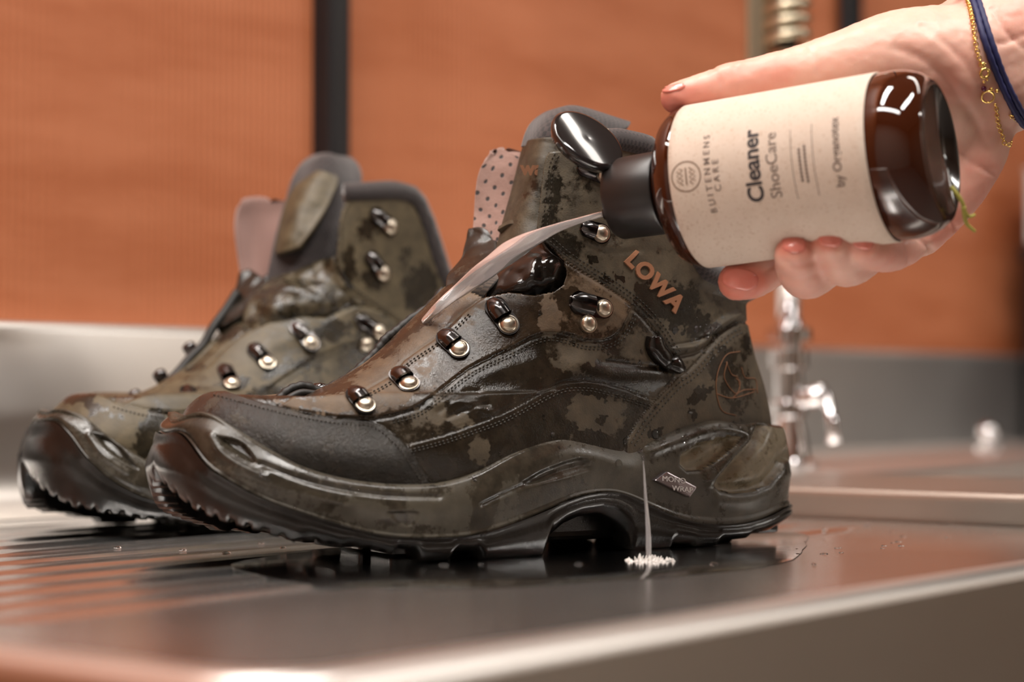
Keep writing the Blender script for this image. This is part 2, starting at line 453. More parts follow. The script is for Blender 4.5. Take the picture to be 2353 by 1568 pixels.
def put_sheet(B, name, rows, mat, parent, thick=0.002, wrinkle=0.0, dry=None, **k):
    me = sheet(B, rows, wrinkle=wrinkle, **k)
    if dry is not None: me.attributes['dry'].data.foreach_set('value', [dry] * len(me.vertices))
    o = put(name, me, mat, parent); mod(o, 'SOLIDIFY', thickness=thick, offset=0.0); mod(o, 'SUBSURF', levels=1, render_levels=1); return o

def stitch_mesh(B, lines, step=9.5, ln=6.5, r=0.00026, lift=0.0003):
    mb = MB()
    for pl in lines:
        D = resample(poly_smooth(pl, 8), max(2, int(np.linalg.norm(np.diff(np.array(pl, float), axis=0), axis=1).sum() / step)))
        for i in range(len(D) - 1):
            d = (D[i + 1] - D[i]); d = d / (np.linalg.norm(d) + 1e-9) * ln
            p, n = B.hit(*D[i]); q, n2 = B.hit(*(D[i] + d))
            if p is None or q is None or (p - q).length > 0.006: continue
            x, y, z = frame_from(n, q - p); c = (p + q) / 2 + n * lift; h = (q - p).length / 2
            e = [c - x * h - n * lift, c + x * h - n * lift] + [c + (y * math.cos(t) + z * math.sin(t)) * r + x * h * .45 * sgn for sgn in (-1, 1) for t in (0, math.pi / 2, math.pi, 1.5 * math.pi)]
            f = []
            for k in range(4):
                a, b = 2 + k, 2 + (k + 1) % 4; f += [(0, b, a), (1, a + 4, b + 4), (a, b, b + 4, a + 4)]
            mb.add(e, f)
    return mb

def build_sole(B, root, T, Mid, Bot, mats, relief=(), inserts=(), nrow=46, dry=None):
    B.make_outline(); n = len(B.ol)
    zt, zm, zb = B.line(T, 9), B.line(Mid, 9), np.maximum(B.line(Bot, smooth=1, dense=False), 0.0)
    tooth = (1 - sstep(.05, .11, B.ol[:, 0])) * np.where(np.sin(B.arc / .0065 * 2 * math.pi) > .3, .0016, 0)
    zm = np.maximum(zm, zb + .003); zt = np.maximum(zt, zm + .004)
    def wall(z0, z1, rows, prof):
        out = []
        toe = 1 - sstep(.0, .06, B.ol[:, 0])
        for i in range(rows):
            v = i / (rows - 1); z = z0 + (z1 - z0) * v; off = prof(v) - toe * (.0022 + np.clip(z - .036, 0, 1) * .30)
            out.append(np.column_stack([B.ol + B.on * off[:, None] if hasattr(off, '__len__') else B.ol + B.on * off, z]))
        return np.array(out)                     # rows x n x 3 local
    def quads(rows):
        ii, jj = np.meshgrid(np.arange(rows - 1), np.arange(n), indexing='ij'); j2 = (jj + 1) % n
        return np.stack([ii * n + jj, ii * n + j2, (ii + 1) * n + j2, (ii + 1) * n + jj], -1).reshape(-1, 4)
    # midsole wall with relief
    G = wall(zm, zt, nrow, lambda v: 0.0012 * math.sin(math.pi * v) - 0.0018 * v ** 4 + 0.0008 * (v < .06))
    GW = B.W(G); P = proj(GW.reshape(-1, 3)); kk = F / GW.reshape(-1, 3)[:, 1] / 1000
    nl = np.concatenate([B.on[:, :1] * B.a + B.on[:, 1:] * B.l, np.zeros((n, 1))], 1); fac = ((GW - np.array([0, 0, CAMZ])) * nl).sum(2).reshape(-1) < 0.0
    disp = np.zeros(len(P)); ins_id = np.zeros(len(P), int)
    for typ, pl, amt, wd in relief:
        if typ == 'poly':
            d = sdf(P, poly_smooth(list(pl) + [pl[0]], 5), 40) / kk; disp += np.where(fac, amt * (1 - sstep(-wd, 0.4, d)), 0)
        else:
            d = dist_poly(P, poly_smooth(pl, 6), False, 40) / kk; disp += np.where(fac, amt * np.exp(-(d / wd) ** 2), 0)
    for i, (nm, pl, amt, dome) in enumerate(inserts):
        d = sdf(P, pl, 90) / kk; inside = (d < 0) & fac; ins_id[inside] = i + 1
        disp += np.where(fac, amt * (1 - sstep(-1.4, 0.4, d)) + dome * sstep(1.2, 7.0, -d), 0)
    GW = GW + nl[None] * (disp.reshape(nrow, n)[..., None] / 1000)
    # ledge that tucks in under the upper
    toe = (1 - sstep(.0, .06, B.ol[:, 0]))[:, None] * .006
    inn = [B.W(np.column_stack([B.ol - B.on * (o_ + toe), zt + h])) for o_, h in ((.0030, .0010), (.0055, .0012), (.0080, .0002), (.018, -.003))]
    A = np.concatenate([GW, np.array(inn)]); Fq = quads(nrow + 4); V_ = A.reshape(-1, 3)
    fi = np.zeros(len(Fq), int); fi[:(nrow - 1) * n] = ins_id.reshape(nrow, n)[:-1].reshape(-1)
    dr = np.full(len(V_), 0.5) if dry is None else np.concatenate([blob_field(P, dry, np.full(len(P), .55)), np.full(4 * n, .6)])
    for i, nm in enumerate(['midsole'] + [x[0] for x in inserts]):
        f = Fq[fi == i]
        if not len(f): continue
        u, inv = np.unique(f, return_inverse=True); me = mesh_np(V_[u], inv.reshape(-1, 4)); attr(me, 'dry', dr[u])
        put(nm, me, mats.get(nm, mats['midsole']), root)
    # rubber outsole: wall, tread edge, sunken middle
    rr = 12; W1 = wall(zb, zm, rr, lambda v: 0.0016 * math.sin(math.pi * min(1, v * 1.1)) + 0.0012 + 0.0010 * (v > .9) - 0.0022 * (1 - v) ** 2)
    W1[0, :, 2] += tooth; W1[1, :, 2] += np.clip(tooth - (W1[1, :, 2] - W1[0, :, 2] + tooth) * .5, 0, 1)
    def inset(o_, z):
        q = B.ol - B.on * o_; q[:, 1] = np.clip(q[:, 1], -abs(B.ol[:, 1]).max(), abs(B.ol[:, 1]).max()); return np.column_stack([q, z])
    zin = np.maximum(zm - .006, zb + .004)
    bt = [inset(.012, zb + .0004), inset(.0125, zin), inset(.024, zin + .001)]
    A = np.concatenate([np.array(bt[::-1]), W1]); V_ = B.W(A).reshape(-1, 3)
    f = quads(len(A)).tolist(); c = V_[:n].mean(0); V_ = np.vstack([V_, c]); f = [tuple(x) for x in f] + [((i + 1) % n, i, len(V_) - 1) for i in range(n)]
    me = mesh(V_, f); attr(me, 'dry', np.full(len(V_), .1)); put('outsole', me, mats['outsole'], root)
    # shank under the arch
    mb = MB(); ang = math.atan2(B.a[1], B.a[0]); mb.box(B.W(np.array([.186, -.004, .0115])), .078, .060, .015, Matrix.Rotation(ang, 3, 'Z')); o = mb.build('shank', mats['outsole'], root, smooth=False); mod(o, 'BEVEL', width=.004, segments=3)
    # inner tread lugs
    hw = np.interp
    for sx in np.linspace(.075, .275, 9):
        if .150 < sx < .215: continue
        for wy in (-.016, .013):
            zz = .0; mb = MB(); c = B.W(np.array([sx, wy, .0065])); ang = math.atan2(B.a[1], B.a[0])
            lift = float(np.interp(sx, [.07, .10, .25, .28], [.006, 0, 0, .004]))
            mb.box(c + np.array([0, 0, lift]), .017, .020, .013, Matrix.Rotation(ang, 3, 'Z')); o = mb.build('lug', mats['outsole'], root, smooth=False)
            mod(o, 'BEVEL', width=.0015, segments=2)
# ------------------------------------------------------------------ boot materials
M['leather'] = leather('oiled_brown_leather', (.0125, .0092, .0058), (.090, .067, .040), rw=.16, spec=.42)
M['toe'] = leather('toe_cap_leather', (.0120, .0094, .0064), (.060, .046, .030), grain=1.0, rw=.25, rd=.5, spec=.55)
M['vamp'] = leather('brown_vamp_leather', (.020, .0125, .0068), (.135, .085, .045), rw=.2)
M['collar_leather'] = leather('olive_collar_leather', (.0105, .0084, .0055), (.086, .066, .039), rd=.62)
M['far_leather'] = leather('dusty_olive_leather', (.014, .011, .0065), (.118, .090, .048), rd=.55)
M['gusset'] = leather('soaked_gusset_leather', (.006, .0045, .0035), (.03, .022, .014), rw=.07, rd=.2, grain=.1)
M['midsole'] = leather('grey_olive_midsole_rubber', (.022, .018, .0125), (.076, .064, .045), grain=.12, rw=.16, rd=.42)
M['insert'] = leather('tan_heel_insert_rubber', (.085, .068, .040), (.25, .205, .135), grain=.12, rw=.2, rd=.5)
M['outsole'] = leather('black_wet_tread_rubber', (.006, .0052, .0045), (.022, .019, .015), grain=.15, rw=.16, rd=.45)
M['thread'] = plain('dark_thread', (.030, .025, .017), .6)
M['gold_thread'] = plain('rust_thread', (.20, .085, .035), .65)
M['logo'] = plain('rust_embroidery', (.28, .118, .056), .75)
def knit(name, c1, c2, sc=(1600, 900)):
    t = NT(name); v = t.coord((sc[0], sc[1], 1), 'UV'); ck = t.new('ShaderNodeTexChecker'); t.link(v, ck.inputs['Vector']); ck.inputs['Scale'].default_value = 1
    n = t.noise(t.coord(), 240, 4)
    t.set(Base_Color=t.mix(t.math('MULTIPLY', ck.outputs['Fac'], n), c1, c2), Roughness=.85, Sheen_Weight=.4)
    t.bump(ck.outputs['Fac'], .6, .0006); return t.m
M['knit'] = knit('dark_plum_knit', (.014, .010, .010), (.068, .048, .046), (720, 520))
M['webbing'] = knit('brown_webbing', (.030, .020, .014), (.11, .075, .052), (300, 1100))
def lining(name):
    t = NT(name); v = t.coord((165, 150, 1), 'UV', rot=(0, 0, .5)); vo = t.new('ShaderNodeTexVoronoi'); t.link(v, vo.inputs['Vector']); vo.inputs['Scale'].default_value = 1; vo.inputs['Randomness'].default_value = 0
    n = t.noise(t.coord(), 300, 5, .7); hole = t.ramp(vo.outputs['Distance'], .14, .2)
    t.set(Base_Color=t.mix(hole, (.018, .012, .011), t.mix(n, (.20, .108, .083), (.31, .19, .155))), Roughness=.9, Sheen_Weight=.5)
    t.bump(t.math('ADD', n, hole), .5, .0008); return t.m
M['lining'] = lining('pink_perforated_lining')
M['plain_lining'] = plain('pink_leather_lining', (.23, .13, .108), .85, Sheen_Weight=.4)
M['edge'] = plain('raw_pink_leather_edge', (.32, .15, .10), .85)
M['gunmetal'] = NT('gunmetal').set(Base_Color=(.10, .095, .095), Metallic=1.0, Roughness=.17).m
M['brass'] = NT('worn_nickel_rivet').set(Base_Color=(.58, .51, .41), Metallic=1.0, Roughness=.3).m
M['lace_cord'] = plain('black_braided_cord', (.012, .010, .008), .55)

def rivet_mesh(c, n, r):
    mb = MB(); mb.lathe([(-.0008, r * 1.12), (.0004, r * 1.12), (.0005, r * .98), (.0012, r * .93), (.0019, r * .7), (.0023, r * .38), (.00245, 0.0)], c, n, 24); return mb
def hook(B, root, hp, rp, hw=20, rr=20.5, extra=None, tall=1.0):
    """a lace hook: hood at pixel hp, rivet at pixel rp"""
    p0, n0 = B.hit(*hp); p1, n1 = B.hit(*rp)
    if p0 is None and p1 is None: return
    if p0 is None: p0, n0 = B.onw(hp[0], hp[1], 0.01), n1
    if p1 is None: p1, n1 = p0 + (B.onw(rp[0], rp[1], 0.01) - p0) * .5, n0
    n = (n0 + n1).normalized(); k = p1.y / F
    x, y, z = frame_from(n, p1 - p0); Lh = (p1 - p0).dot(x); w = hw * k; r = rr * k
    mb = MB(); base = p0 + n * .0006
    # plate under hood and rivet
    out = []
    for i in range(28):
        a = 2 * math.pi * i / 28; cx = math.cos(a); e = base + (x * (Lh + r * 1.25 * cx) if cx > 0 else x * (w * .9 * cx)) + y * (math.sin(a) * (r * 1.25 if cx > 0 else w * 1.05))
        out.append(e)
    m = len(out); vs = [q - n * .0012 for q in out] + [q + n * .0006 for q in out]
    mb.add(vs, [tuple(range(m))[::-1], tuple(range(m, 2 * m))] + [(i, (i + 1) % m, m + (i + 1) % m, m + i) for i in range(m)])
    # arched hood, closed at the back, open towards the rivet
    na, nt = 15, 12; hv = []
    for sh in (1.0, .80):
        for i in range(nt):
            t = i / (nt - 1); sc = math.sin(min(1, .25 + t * 1.1) * math.pi / 2)
            for j in range(na):
                a = math.pi * j / (na - 1)
                hv.append(base + x * ((-w * .95 + (w * .95 + Lh * .52) * t) + math.sin(a) * w * .22) + y * (math.cos(a) * w * sc * sh) + n * (math.sin(a) * w * 1.0 * tall * sc * sh))
    f = []; q = nt * na
    for i in range(nt - 1):
        for j in range(na - 1):
            a = i * na + j; f += [(a, a + 1, a + na + 1, a + na), (q + a, q + a + na, q + a + na + 1, q + a + 1)]
    for j in range(na - 1):
        f += [((nt - 1) * na + j, (nt - 1) * na + j + 1, q + (nt - 1) * na + j + 1, q + (nt - 1) * na + j), (j, q + j, q + j + 1, j + 1)]
    for i in range(nt - 1):
        f += [(i * na, (i + 1) * na, q + (i + 1) * na, q + i * na), (i * na + na - 1, q + i * na + na - 1, q + (i + 1) * na + na - 1, (i + 1) * na + na - 1)]
    mb.add(hv, f); o = mb.build('lace_hook', M['gunmetal'], root, auto=50)
    rivet_mesh(p0 + x * Lh + n * .0012, n, r).build('rivet', M['brass'], o, auto=40)
    if extra:
        e, ne = B.hit(*extra); rivet_mesh(e + ne * .0012, ne, r).build('rivet', M['brass'], o, auto=40)
    return o
def stamp_text(txt, size, fit, depth, offset=0.0, spacing=1.0):
    """text as a mesh whose outline points are carried by fit(x, y) -> (point, normal); returns verts, faces"""
    cu = bpy.data.curves.new('txt', 'FONT'); cu.body = txt; cu.size = size; cu.offset = offset; cu.align_x = 'CENTER'; cu.align_y = 'CENTER'; cu.space_character = spacing; cu.resolution_u = 4
    ob = bpy.data.objects.new('txt', cu); COL.objects.link(ob); dg = bpy.context.evaluated_depsgraph_get(); me = bpy.data.meshes.new_from_object(ob.evaluated_get(dg))
    bm = bmesh.new(); bm.from_mesh(me); bmesh.ops.subdivide_edges(bm, edges=[e for e in bm.edges if e.calc_length() > size * .25], cuts=2); bmesh.ops.triangulate(bm, faces=bm.faces)
    vs, fs = [], []; bm.verts.ensure_lookup_table(); bm.verts.index_update()
    top = {}; n = len(bm.verts)
    for v in bm.verts:
        p, nn = fit(v.co.x, v.co.y); top[v.index] = (p, nn); vs.append(p + nn * depth)
    for v in bm.verts: p, nn = top[v.index]; vs.append(p - nn * depth * .3)
    for f_ in bm.faces: fs.append(tuple(v.index for v in f_.verts))
    for e in bm.edges:
        if len(e.link_faces) == 1:
            a, b = e.verts[0].index, e.verts[1].index; fs.append((a, b, b + n, a + n))
    bm.free(); bpy.data.objects.remove(ob); bpy.data.meshes.remove(me); bpy.data.curves.remove(cu)
    return vs, fs

# ================================================================== near boot
nb = Boot((-0.1385, 0.7772), 30.0, LAT, MED)
near = empty('hiking_boot', tuple(nb.W(np.array([.15, 0, 0]))))
tag(near, 'wet dark brown leather hiking boot standing under the tilted amber bottle', 'boot', 'pair of hiking boots on the drainer')
T = [(376, 971), (385, 960), (408, 953), (456, 960), (491, 973), (537, 996), (571, 1015), (606, 1033), (651, 1058), (697, 1079), (730, 1091), (800, 1108), (880, 1119), (960, 1122), (1040, 1116), (1110, 1093), (1180, 1054), (1240, 1027), (1310, 1009), (1370, 1016), (1430, 1031), (1480, 1030), (1540, 1004), (1600, 985), (1660, 972), (1700, 979), (1730, 985), (1760, 975), (1788, 985)]
MID = [(360, 999), (376, 992), (399, 994), (417, 1008), (433, 1031), (459, 1058), (491, 1084), (525, 1104), (560, 1125), (606, 1148), (651, 1164), (730, 1190), (800, 1212), (880, 1231), (960, 1237), (1060, 1234), (1130, 1219), (1200, 1194), (1260, 1170), (1320, 1143), (1380, 1131), (1430, 1134), (1480, 1156), (1540, 1185), (1600, 1202), (1680, 1206), (1750, 1192), (1800, 1165)]
BOT = [(345, 1088), (353, 1104), (374, 1125), (399, 1143), (433, 1169), (468, 1185), (514, 1203), (560, 1215), (606, 1226), (640, 1236), (670, 1242), (686, 1252), (700, 1252), (706, 1244), (740, 1250), (790, 1262), (800, 1254), (850, 1264), (905, 1277), (912, 1262), (960, 1266), (968, 1290), (1035, 1290), (1045, 1268), (1092, 1266), (1110, 1290), (1250, 1284), (1258, 1262), (1263, 1235), (1300, 1203), (1335, 1187), (1380, 1181), (1420, 1195), (1445, 1225), (1455, 1266), (1540, 1266), (1552, 1250), (1590, 1252), (1600, 1262), (1648, 1258), (1655, 1244), (1720, 1237), (1730, 1228), (1770, 1219), (1805, 1198)]
TEAR = [(1565, 1045), (1599, 1023), (1654, 1007), (1686, 1002), (1697, 1009), (1688, 1026), (1643, 1065), (1610, 1085), (1581, 1086), (1563, 1069)]
WEDGE = [(1728, 1003), (1688, 1047), (1643, 1101), (1640, 1116), (1654, 1130), (1688, 1137), (1733, 1132), (1768, 1117), (1795, 1086), (1806, 1066), (1840, 1040), (1840, 930), (1750, 950)]
RELIEF = [('poly', [(495, 1001), (548, 1013), (575, 1038), (585, 1066), (540, 1045), (509, 1022)], -3.2, 1.6),
          ('line', [(486, 1000), (505, 1035), (540, 1062), (580, 1082), (612, 1096)], 1.0, 1.2),
          ('line', [(540, 1090), (610, 1112), (700, 1138), (800, 1158)], .7, 3.0),
          ('line', [(600, 1068), (700, 1105), (800, 1128), (900, 1140), (1010, 1143)], -.8, 1.0),
          ('poly', [(1200, 1108), (1255, 1078), (1335, 1052), (1352, 1072), (1300, 1090), (1225, 1112)], -2.0, 1.5),
          ('line', [(1110, 1160), (1160, 1135), (1215, 1112), (1300, 1092), (1352, 1076)], -.9, .8),
          ('line', [(1230, 1060), (1300, 1040), (1370, 1050), (1440, 1075)], .8, 4.0),
          ('line', [(1500, 1035), (1560, 1012), (1640, 987), (1700, 995), (1712, 1012), (1680, 1045), (1630, 1105)], 2.0, 2.4),
          ('line', [(1650, 1150), (1720, 1150), (1780, 1125), (1806, 1090)], 1.0, 2.5),
          ('poly', [(888, 1178), (960, 1178), (950, 1206), (922, 1206)], -.6, .5)]
SOLE_DRY = [(650, 1080, 330, 45, 18, .38), (900, 1185, 40, 30, 0, .3), (1115, 1160, 28, 80, 15, .05), (1250, 1140, 60, 70, 10, .15), (1200, 1060, 110, 25, -18, .2), (1550, 1100, 60, 60, 0, .75), (1700, 1170, 120, 40, 0, .65), (1420, 1080, 80, 60, 0, .72), (1010, 1175, 80, 35, 0, .7), (840, 1175, 60, 26, 5, .68), (420, 1000, 60, 60, 0, .3)]
boot_mats = {'default': M['leather'], 'midsole': M['midsole'], 'heel_insert': M['insert'], 'heel_window': M['insert'], 'outsole': M['outsole'], 'toe_cap': M['toe'], 'vamp': M['vamp'], 'eyelet_facing': M['vamp'], 'collar_panel': M['collar_leather'], 'ankle_panel': M['leather'], 'heel_counter': M['leather'], 'side_rand': M['leather'], 'quarter': M['leather']}
build_sole(nb, near, T, MID, BOT, boot_mats, RELIEF, [('heel_window', TEAR, -3.6, 1.6), ('heel_insert', WEDGE, -3.4, 3.6)], dry=SOLE_DRY)
TOE = [(395, 962), (409, 948), (430, 925), (450, 914), (470, 902), (480, 896), (538, 914), (606, 932), (640, 938), (691, 952), (776, 966), (844, 970), (878, 984), (929, 1024), (963, 1072), (990, 1120), (1000, 1180), (700, 1180), (420, 1080), (330, 1000)]
LOWSEAM = [(640, 937), (742, 960), (853, 962), (898, 954), (957, 937), (1017, 892), (1077, 847), (1136, 817), (1180, 797), (1216, 777), (1251, 765), (1280, 765), (1314, 772), (1341, 782), (1376, 784), (1403, 777), (1426, 757), (1439, 731), (1448, 712)]
COLSEAM = [(1240, 551), (1294, 597), (1334, 624), (1394, 661), (1430, 686), (1453, 704), (1484, 734), (1510, 766), (1530, 800), (1548, 824)]
EYE_TOP = [(651, 931), (674, 916), (755, 912), (800, 908), (844, 898), (901, 865), (931, 829), (996, 785), (1032, 755), (1074, 713), (1112, 686), (1166, 674), (1226, 680), (1270, 672), (1292, 655), (1300, 632), (1294, 597)]
RAND = [(936, 1021), (1014, 1001), (1096, 973), (1145, 955), (1202, 926), (1253, 898), (1296, 881), (1343, 878), (1380, 883), (1434, 898), (1470, 910), (1502, 921)]
CNT_L = [(1437, 1013), (1466, 966), (1502, 921), (1550, 870), (1574, 855), (1608, 821), (1642, 780), (1674, 753), (1700, 741), (1712, 746)]
FRONT = [(1232, 526), (1239, 468), (1246, 400), (1253, 366), (1266, 342), (1285, 326)]
panels = [('vamp', [(640, 937), (600, 900), (600, 700), (900, 560), (1130, 640)] + EYE_TOP[10::-1], -.3, .35),
          ('side_rand', RAND + CNT_L[1::-1] + [(1437, 1120), (1000, 1200), (950, 1120)], .5, .32),
          ('eyelet_facing', EYE_TOP + COLSEAM[2:6][::1] + LOWSEAM[::-1], 1.0, .35),
          ('heel_counter', CNT_L + [(1760, 700), (1900, 900), (1900, 1200), (1437, 1200)], 1.0, .78),
          ('collar_panel', FRONT[::-1] + COLSEAM + [(1574, 852), (1608, 818), (1642, 778), (1674, 751), (1700, 739), (1740, 735), (1760, 560), (1700, 200), (1285, 200)], .7, .62),
          ('toe_cap', TOE, 1.3, .18)]
drop = [[(1240, 552), (1232, 526), (1239, 468), (1246, 400), (1253, 366), (1266, 342), (1285, 326), (1285, 150), (900, 150), (900, 560), (1030, 650), (1112, 688), (1166, 676), (1226, 682), (1270, 674), (1292, 657), (1300, 634), (1294, 597)]]
seams = [(LOWSEAM, .5, .5), (RAND, .5, .5), (COLSEAM, .9, .7), (CNT_L, .6, .6), ([(700, 952), (776, 973), (844, 978), (872, 992), (918, 1030), (952, 1076), (978, 1118)], .35, .5), (EYE_TOP[4:11], .5, .6)]
creases = [([(520, 950), (600, 985), (700, 1025), (800, 1045), (900, 1055)], 2.2, 6.5), ([(1555, 800), (1600, 792), (1650, 745), (1692, 722)], 1.6, 1.5), ([(1550, 822), (1610, 806), (1655, 764), (1700, 733)], -1.4, 1.0), ([(1545, 795), (1590, 786), (1640, 770)], -.9, .8),
           ([(1330, 845), (1420, 868), (1510, 868)], 2.0, 6.0), ([(1380, 830), (1450, 838), (1520, 845)], -1.0, 1.5), ([(1000, 930), (1060, 925), (1130, 950)], .8, 2), ([(1030, 960), (1090, 935), (1120, 930)], -.6, 1), ([(1010, 945), (1060, 905), (1100, 900)], -.5, 1.0),
           ([(1250, 560), (1330, 560), (1430, 575)], .6, 3), ([(1330, 560), (1400, 580), (1470, 575)], -.5, 1.2), ([(1060, 880), (1150, 850), (1230, 830)], 1.0, 4),
           ([(1600, 900), (1640, 860), (1680, 800)], 1.2, 8)]
blobs = [(700, 935, 70, 14, 8, .9), (790, 928, 60, 20, 10, .85), (900, 905, 60, 40, -20, .8), (860, 860, 60, 28, -35, .85), (970, 790, 70, 32, -40, .75), (1060, 700, 70, 40, -35, .55), (1000, 850, 40, 22, -25, .6),
         (1060, 830, 70, 28, -30, .05), (1110, 790, 60, 40, -30, .05), (1190, 735, 55, 50, 0, .12), (1265, 715, 26, 60, 10, .9), (1370, 690, 80, 75, 0, .66), (1300, 690, 40, 30, 0, .1),
         (1000, 950, 60, 26, -15, .72), (1060, 965, 26, 14, 0, .8), (1120, 900, 90, 50, -25, .05), (1230, 860, 60, 70, 0, .2), (1345, 815, 60, 25, 10, .85), (1340, 850, 80, 20, 8, .6), (1440, 862, 100, 28, 6, .08), (1480, 800, 60, 40, 20, .62), (1530, 900, 40, 16, -30, .7),
         (1095, 1040, 22, 34, 10, 1.0), (1010, 1070, 90, 60, 0, .05), (1170, 1010, 40, 60, 12, .05), (1220, 990, 40, 70, 10, .08), (1270, 950, 40, 60, 0, .25), (1370, 950, 70, 50, 10, .85), (1370, 905, 60, 10, 5, .15), (1380, 968, 14, 12, 0, .1), (1360, 1000, 40, 12, 8, .1),
         (1690, 890, 42, 70, -8, .42), (1600, 910, 40, 16, -30, .12), (1505, 995, 18, 16, -30, 0), (1586, 952, 12, 14, 0, 0), (1560, 835, 40, 20, -45, .95), (1640, 985, 60, 10, -8, 0), (1700, 800, 30, 40, 40, .5), (1650, 830, 26, 46, 35, .3),
         (1330, 430, 70, 90, 0, .6), (1270, 480, 18, 120, 4, .3), (1390, 640, 16, 14, 0, 0), (1360, 600, 10, 9, 0, 0), (1425, 640, 12, 12, 40, 0), (1560, 700, 90, 40, 15, .05), (1500, 690, 50, 40, 30, .1), (1640, 690, 60, 40, 0, .55), (1610, 760, 40, 20, 0, .2), (1480, 610, 60, 40, 20, .8), (1550, 745, 14, 24, 0, 0), (1290, 560, 60, 30, 20, .3),
         (560, 975, 30, 8, 20, .55), (500, 940, 16, 20, 30, .6), (760, 1060, 120, 30, 12, .32)]
build_upper(nb, near, panels, seams, drop, blobs, boot_mats, creases, res=(470, 150, 290), base_dry=.38, drop_far=[[(1000, 200), (1232, 200), (1232, 620), (1000, 640)]])
# stitching
st_lines = []
def off(pl, d):
    P = poly_smooth(pl, 4); t = np.gradient(P, axis=0); t /= np.linalg.norm(t, axis=1)[:, None] + 1e-9
    return (P + np.stack([-t[:, 1], t[:, 0]], 1) * d).tolist()[::2]
st_lines += [off(LOWSEAM[3:], 13), off(LOWSEAM[3:], 19), off(RAND, 14), off(RAND, 20), off(COLSEAM, -13), off(COLSEAM, -22), off(CNT_L[:9], 14), off(CNT_L[:9], 24), off(FRONT[:5], 14), off(FRONT[:5], 24), off(EYE_TOP[4:10], 9), off(EYE_TOP[4:10], 14),
             [(490, 908), (540, 922), (606, 940), (691, 960), (776, 974), (844, 979), (870, 990), (915, 1030), (950, 1080), (972, 1116)], [(1265, 345), (1420, 345)]]
o = stitch_mesh(nb, st_lines).build('stitching', M['thread'], near, smooth=False); o['kind'] = 'stuff'
mb = MB()
for pl in ([(1700, 808), (1670, 815), (1652, 845), (1645, 880), (1648, 915), (1660, 945), (1690, 955)], [(1670, 832), (1664, 870), (1690, 905), (1700, 880), (1690, 870)], [(1645, 905), (1682, 915), (1735, 900)], [(1682, 915), (1705, 898), (1738, 895)], [(1668, 832), (1680, 860), (1694, 868), (1700, 895)], [(1703, 845), (1712, 868), (1735, 872), (1740, 905)]):
    pts = [p + n * .0002 for p, n in nb.follow(pl, 6)]
    mb.tube(pts, .00022, 5)
o = mb.build('heel_emblem_stitching', M['gold_thread'], near); o['label'] = 'rust coloured stitched oval emblem'
# embroidered word running down the collar
o0 = np.array([1502, 648.]); dx = np.array([.70, .714]); dy = np.array([.714, -.70])
def logo_fit(x, y):
    q = o0 + dx * x + dy * y; p, n = nb.hit(*q)
    if p is None: p = nb.onw(q[0], q[1], .035); n = -ray(*q).normalized()
    return p + n * .0002, n
mb = MB(); mb.add(*stamp_text('LOWA', 52, logo_fit, .0007, offset=2.0, spacing=1.12))
o = mb.build('embroidered_wordmark', M['logo'], near, smooth=False); o['label'] = 'rust embroidered LOWA wordmark'
# maker's plate on the sole
mids = [c for c in near.children if c.name.startswith('midsole')][0]
soleb = BVHTree.FromObject(mids, bpy.context.evaluated_depsgraph_get())
cn = [soleb.ray_cast(EYE, ray(*q))[0] for q in ((1496, 1104), (1524, 1083), (1593, 1119), (1576, 1144))]
nn = (cn[2] - cn[0]).cross(cn[1] - cn[3]).normalized(); nn = -nn if nn.y > 0 else nn
mb = MB(); lo, hi = [c - nn * .0015 for c in cn], [c + nn * .0030 for c in cn]
mb.add(lo + hi, [(0, 1, 2, 3), (7, 6, 5, 4)] + [(i, i + 4, (i + 1) % 4 + 4, (i + 1) % 4) for i in range(4)])
M['plate'] = NT('smoked_metal_plate').set(Base_Color=(.30, .26, .27), Metallic=.9, Roughness=.25).m
pl = mb.build('sole_badge', M['plate'], near, smooth=False); mod(pl, 'BEVEL', width=.0006, segments=2); pl['label'] = 'shiny grey badge reading MONO WRAP'
ex = (cn[2] - cn[1]).lerp(cn[3] - cn[0], .5).normalized(); hx = Vector((1, 0, 0)); hx = (hx - nn * hx.dot(nn)).normalized(); hz = nn.cross(hx); hz = -hz if hz.z < 0 else hz
hx = (hx - hz * .12).normalized()
cc = sum(cn, Vector()) / 4 + nn * .0031
M['white_print'] = plain('white_print', (.62, .58, .55), .5)
for txt, ox, oz in (('MONO', -.0020, .0016), ('WRAP', .0024, -.0019)):
    mb = MB(); mb.add(*stamp_text(txt, .0031, lambda x, y: (cc + hx * (x * 1.25 + ox) + hz * (y + oz), nn), .0002))
    mb.build('badge_lettering', M['white_print'], pl, smooth=False)
# wet pull tab let into the seam
tabl = nb.follow([(1488, 776), (1486, 800), (1500, 826), (1528, 848), (1548, 856)], 6, .0016); tabr = nb.follow([(1512, 772), (1518, 795), (1532, 812), (1556, 826), (1566, 840)], 6, .0016)
vs = []; m = len(tabl)
for (a, na), (b, nb_) in zip(tabl, tabr):
    nn_ = (na + nb_).normalized(); vs += [a - nn_ * .0018, a.lerp(b, .25) + nn_ * .0012, a.lerp(b, .5) + nn_ * .0018, a.lerp(b, .75) + nn_ * .0012, b - nn_ * .0018]
fs = [(i * 5 + j, i * 5 + j + 1, (i + 1) * 5 + j + 1, (i + 1) * 5 + j) for i in range(m - 1) for j in range(4)]
me = mesh(vs, fs); attr(me, 'dry', np.full(len(vs), .1)); o = put('pull_tab', me, M['gusset'], near); mod(o, 'SOLIDIFY', thickness=.0014, offset=-1); o['label'] = 'wet black tab with a small gold square'
mb = MB(); sq = [nb.hit(*q) for q in ((1500, 786), (1513, 790), (1509, 806), (1496, 802))]
mb.tube([p + n * .0036 for p, n in sq], .0002, 5, closed=True); mb.build('tab_mark', M['gold_thread'], o)
